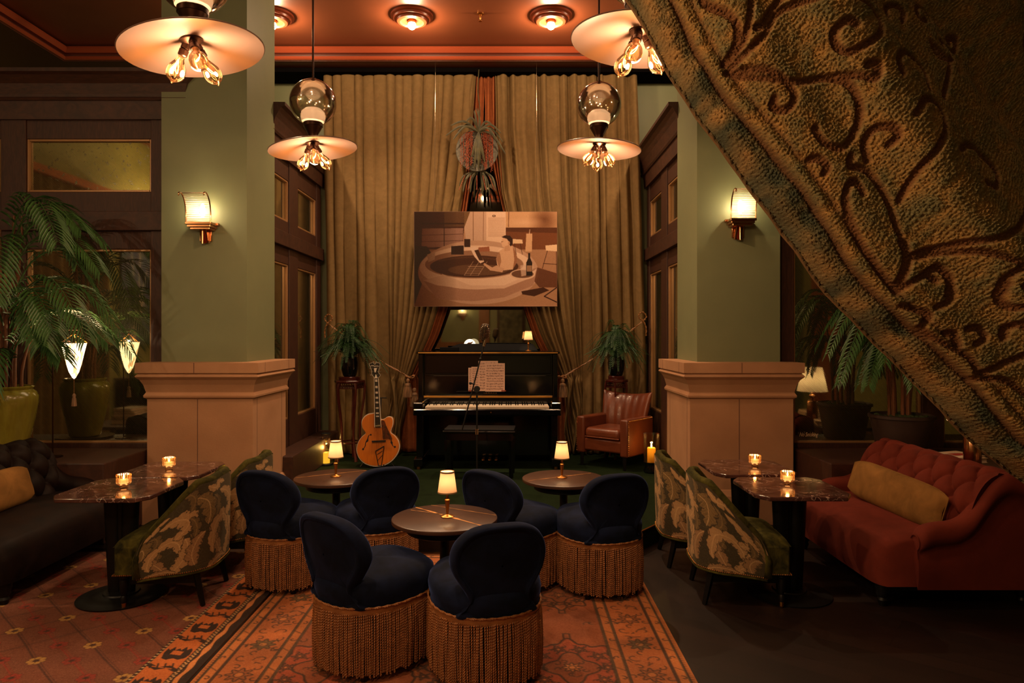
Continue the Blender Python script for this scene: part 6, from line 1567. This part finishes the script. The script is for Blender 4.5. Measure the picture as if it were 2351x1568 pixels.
for l in ([(70, 0), (62, 30), (66, 70), (50, 110)], [(40, 50), (60, 90), (56, 130)], [(90, 20), (84, 60)]): pr_.line(l, 3, (176, 166, 160), .8)
pr_.poly([(50, 95), (62, 92), (98, 168), (80, 170)], (180, 160, 140))
for i in range(10): pr_.line([(54+i*3.6, 100+i*7.4), (62+i*3.4, 97+i*7.4)], 2.4, (30, 26, 34))
painted('canvas', pr_, 120, 170, lambda U, V: (U*0+.02, (U-.5)*1.1, (.5-V)*1.6), simple('painted canvas', '404860', .7, vcol=True, ns=80), o, ang=180)
MB().boxb(0, .018, -.56, .56, -.81, .81).build('frame', BLACKW, o, smooth=False)
o = thing('added_picture_light', 'brass picture light added above the blue painting to brighten the left wall', 'wall lamp', (XL, .35, 3.25))
mb = MB().tube([(0, 0, 0), (.12, 0, .06), (.26, 0, .02)], .008, 8); mb.build('arm', BRASS, o); MB().cyl((.26, -.2, 0), (.26, .2, 0), .03, n=16).build('shade_tube', BRASS, o); MB().cyl((.28, -.17, -.03), (.28, .17, -.03), .012, n=10).build('bulb', GLOWB, o)
point('picture_glow', (.34, 0, .10), 110, WARM, .05, o)  # unseen fill, added so the wall looks brighter in the left mirror
o = thing('side_cabinet', 'black cabinet on the left wall, seen in the left mirror', 'cabinet', (-5.6, .75, 0))
MB().boxb(-.38, .3, -.6, .5, .05, .86).build('body', BLACKW, o, smooth=False, bevel=.006); MB().boxb(-.39, .32, -.62, .52, .86, .89).build('top', OAK, o, smooth=False)
MB().boxb(-.3, .24, -.55, .45, 0, .05).build('plinth', BLACKW, o, smooth=False)
o = thing('yellow_lantern', 'yellow glowing candle glass on the black cabinet, seen in the left mirror', 'lantern', (-5.55, 1.05, .89))
MB().lathe([(.06, 0), (.065, .01), (.065, .17), (.06, .175)], n=28).build('glass', YWAX, o); MB().lathe([(.066, .172), (.066, .18), (.05, .182)], n=28).build('rim', BRASS, o)
o = thing('low_table', 'low dark table carrying books by the left wall, seen in the left mirror', 'table', (-5.15, 2.5, 0))
MB().boxb(-.4, .4, -.4, .4, .33, .37).build('tabletop', OAK, o, smooth=False)
for x in (-.36, .36):
    for y in (-.36, .36): MB().boxb(x-.025, x+.025, y-.025, y+.025, 0, .33).build('leg', OAK, o, smooth=False)
z = .371
for i, (h2, dd) in enumerate([('7a6a50', (.42, .3, .06)), ('4a4036', (.40, .3, .035)), ('8a7a60', (.42, .28, .04)), ('3a342c', (.38, .27, .03)), ('90806a', (.36, .26, .035))]):
    book((-5.1, 2.42, z), R(90+8*math.sin(i*2)), dd, h2, ['lowest and thickest book', 'second book from the bottom', 'middle book', 'fourth book from the bottom', 'top book'][i]+' in the stack by the left wall, seen mirrored', 'mirrored stack of books'); z += dd[2]
o = thing('painting', 'faded landscape painting on the rear wall, seen mirrored through the drape gap', 'painting', (.02, YF+.03, 1.95))
MB().boxb(-.3, .28, 0, .02, -.7, .35).build('canvas', simple('faded canvas', '6e6a50', .7, h2='3a3626', ns=9), o, smooth=False); MB().boxb(-.36, .34, -.02, .005, -.76, .41).build('frame', OAK, o, smooth=False)
o = thing('panelling', 'oak wainscot with a tall post on the rear wall, seen mirrored through the drape gap', 'panelling', (-1.2, YF, 0))
mb = MB().boxb(-1.0, .4, .035, .07, 0, 1.36); mb.boxb(.4, .66, .035, .09, 0, 3.6); mb.boxb(-1.0, -.56, .035, .08, 1.36, 3.6); mb.build('board', simple('golden oak', '8a5a34', .5, h2='6a4024', ns=4, vec=(8, 8, 1)), o, smooth=False, bevel=.006)
o = thing('framed_drawing', 'pale framed drawing on the right wall, seen in the right mirror', 'picture', (XR-.02, 1.1, 1.95))
MB().boxb(-.02, 0, -.35, .35, -.3, .3).build('frame', simple('pale mount', 'c0a888', .8), o, smooth=False); MB().boxb(-.024, -.02, -.22, .22, -.18, .18).build('drawing', simple('sepia drawing', '8a7054', .8, h2='c0a888', ns=12), o, smooth=False)
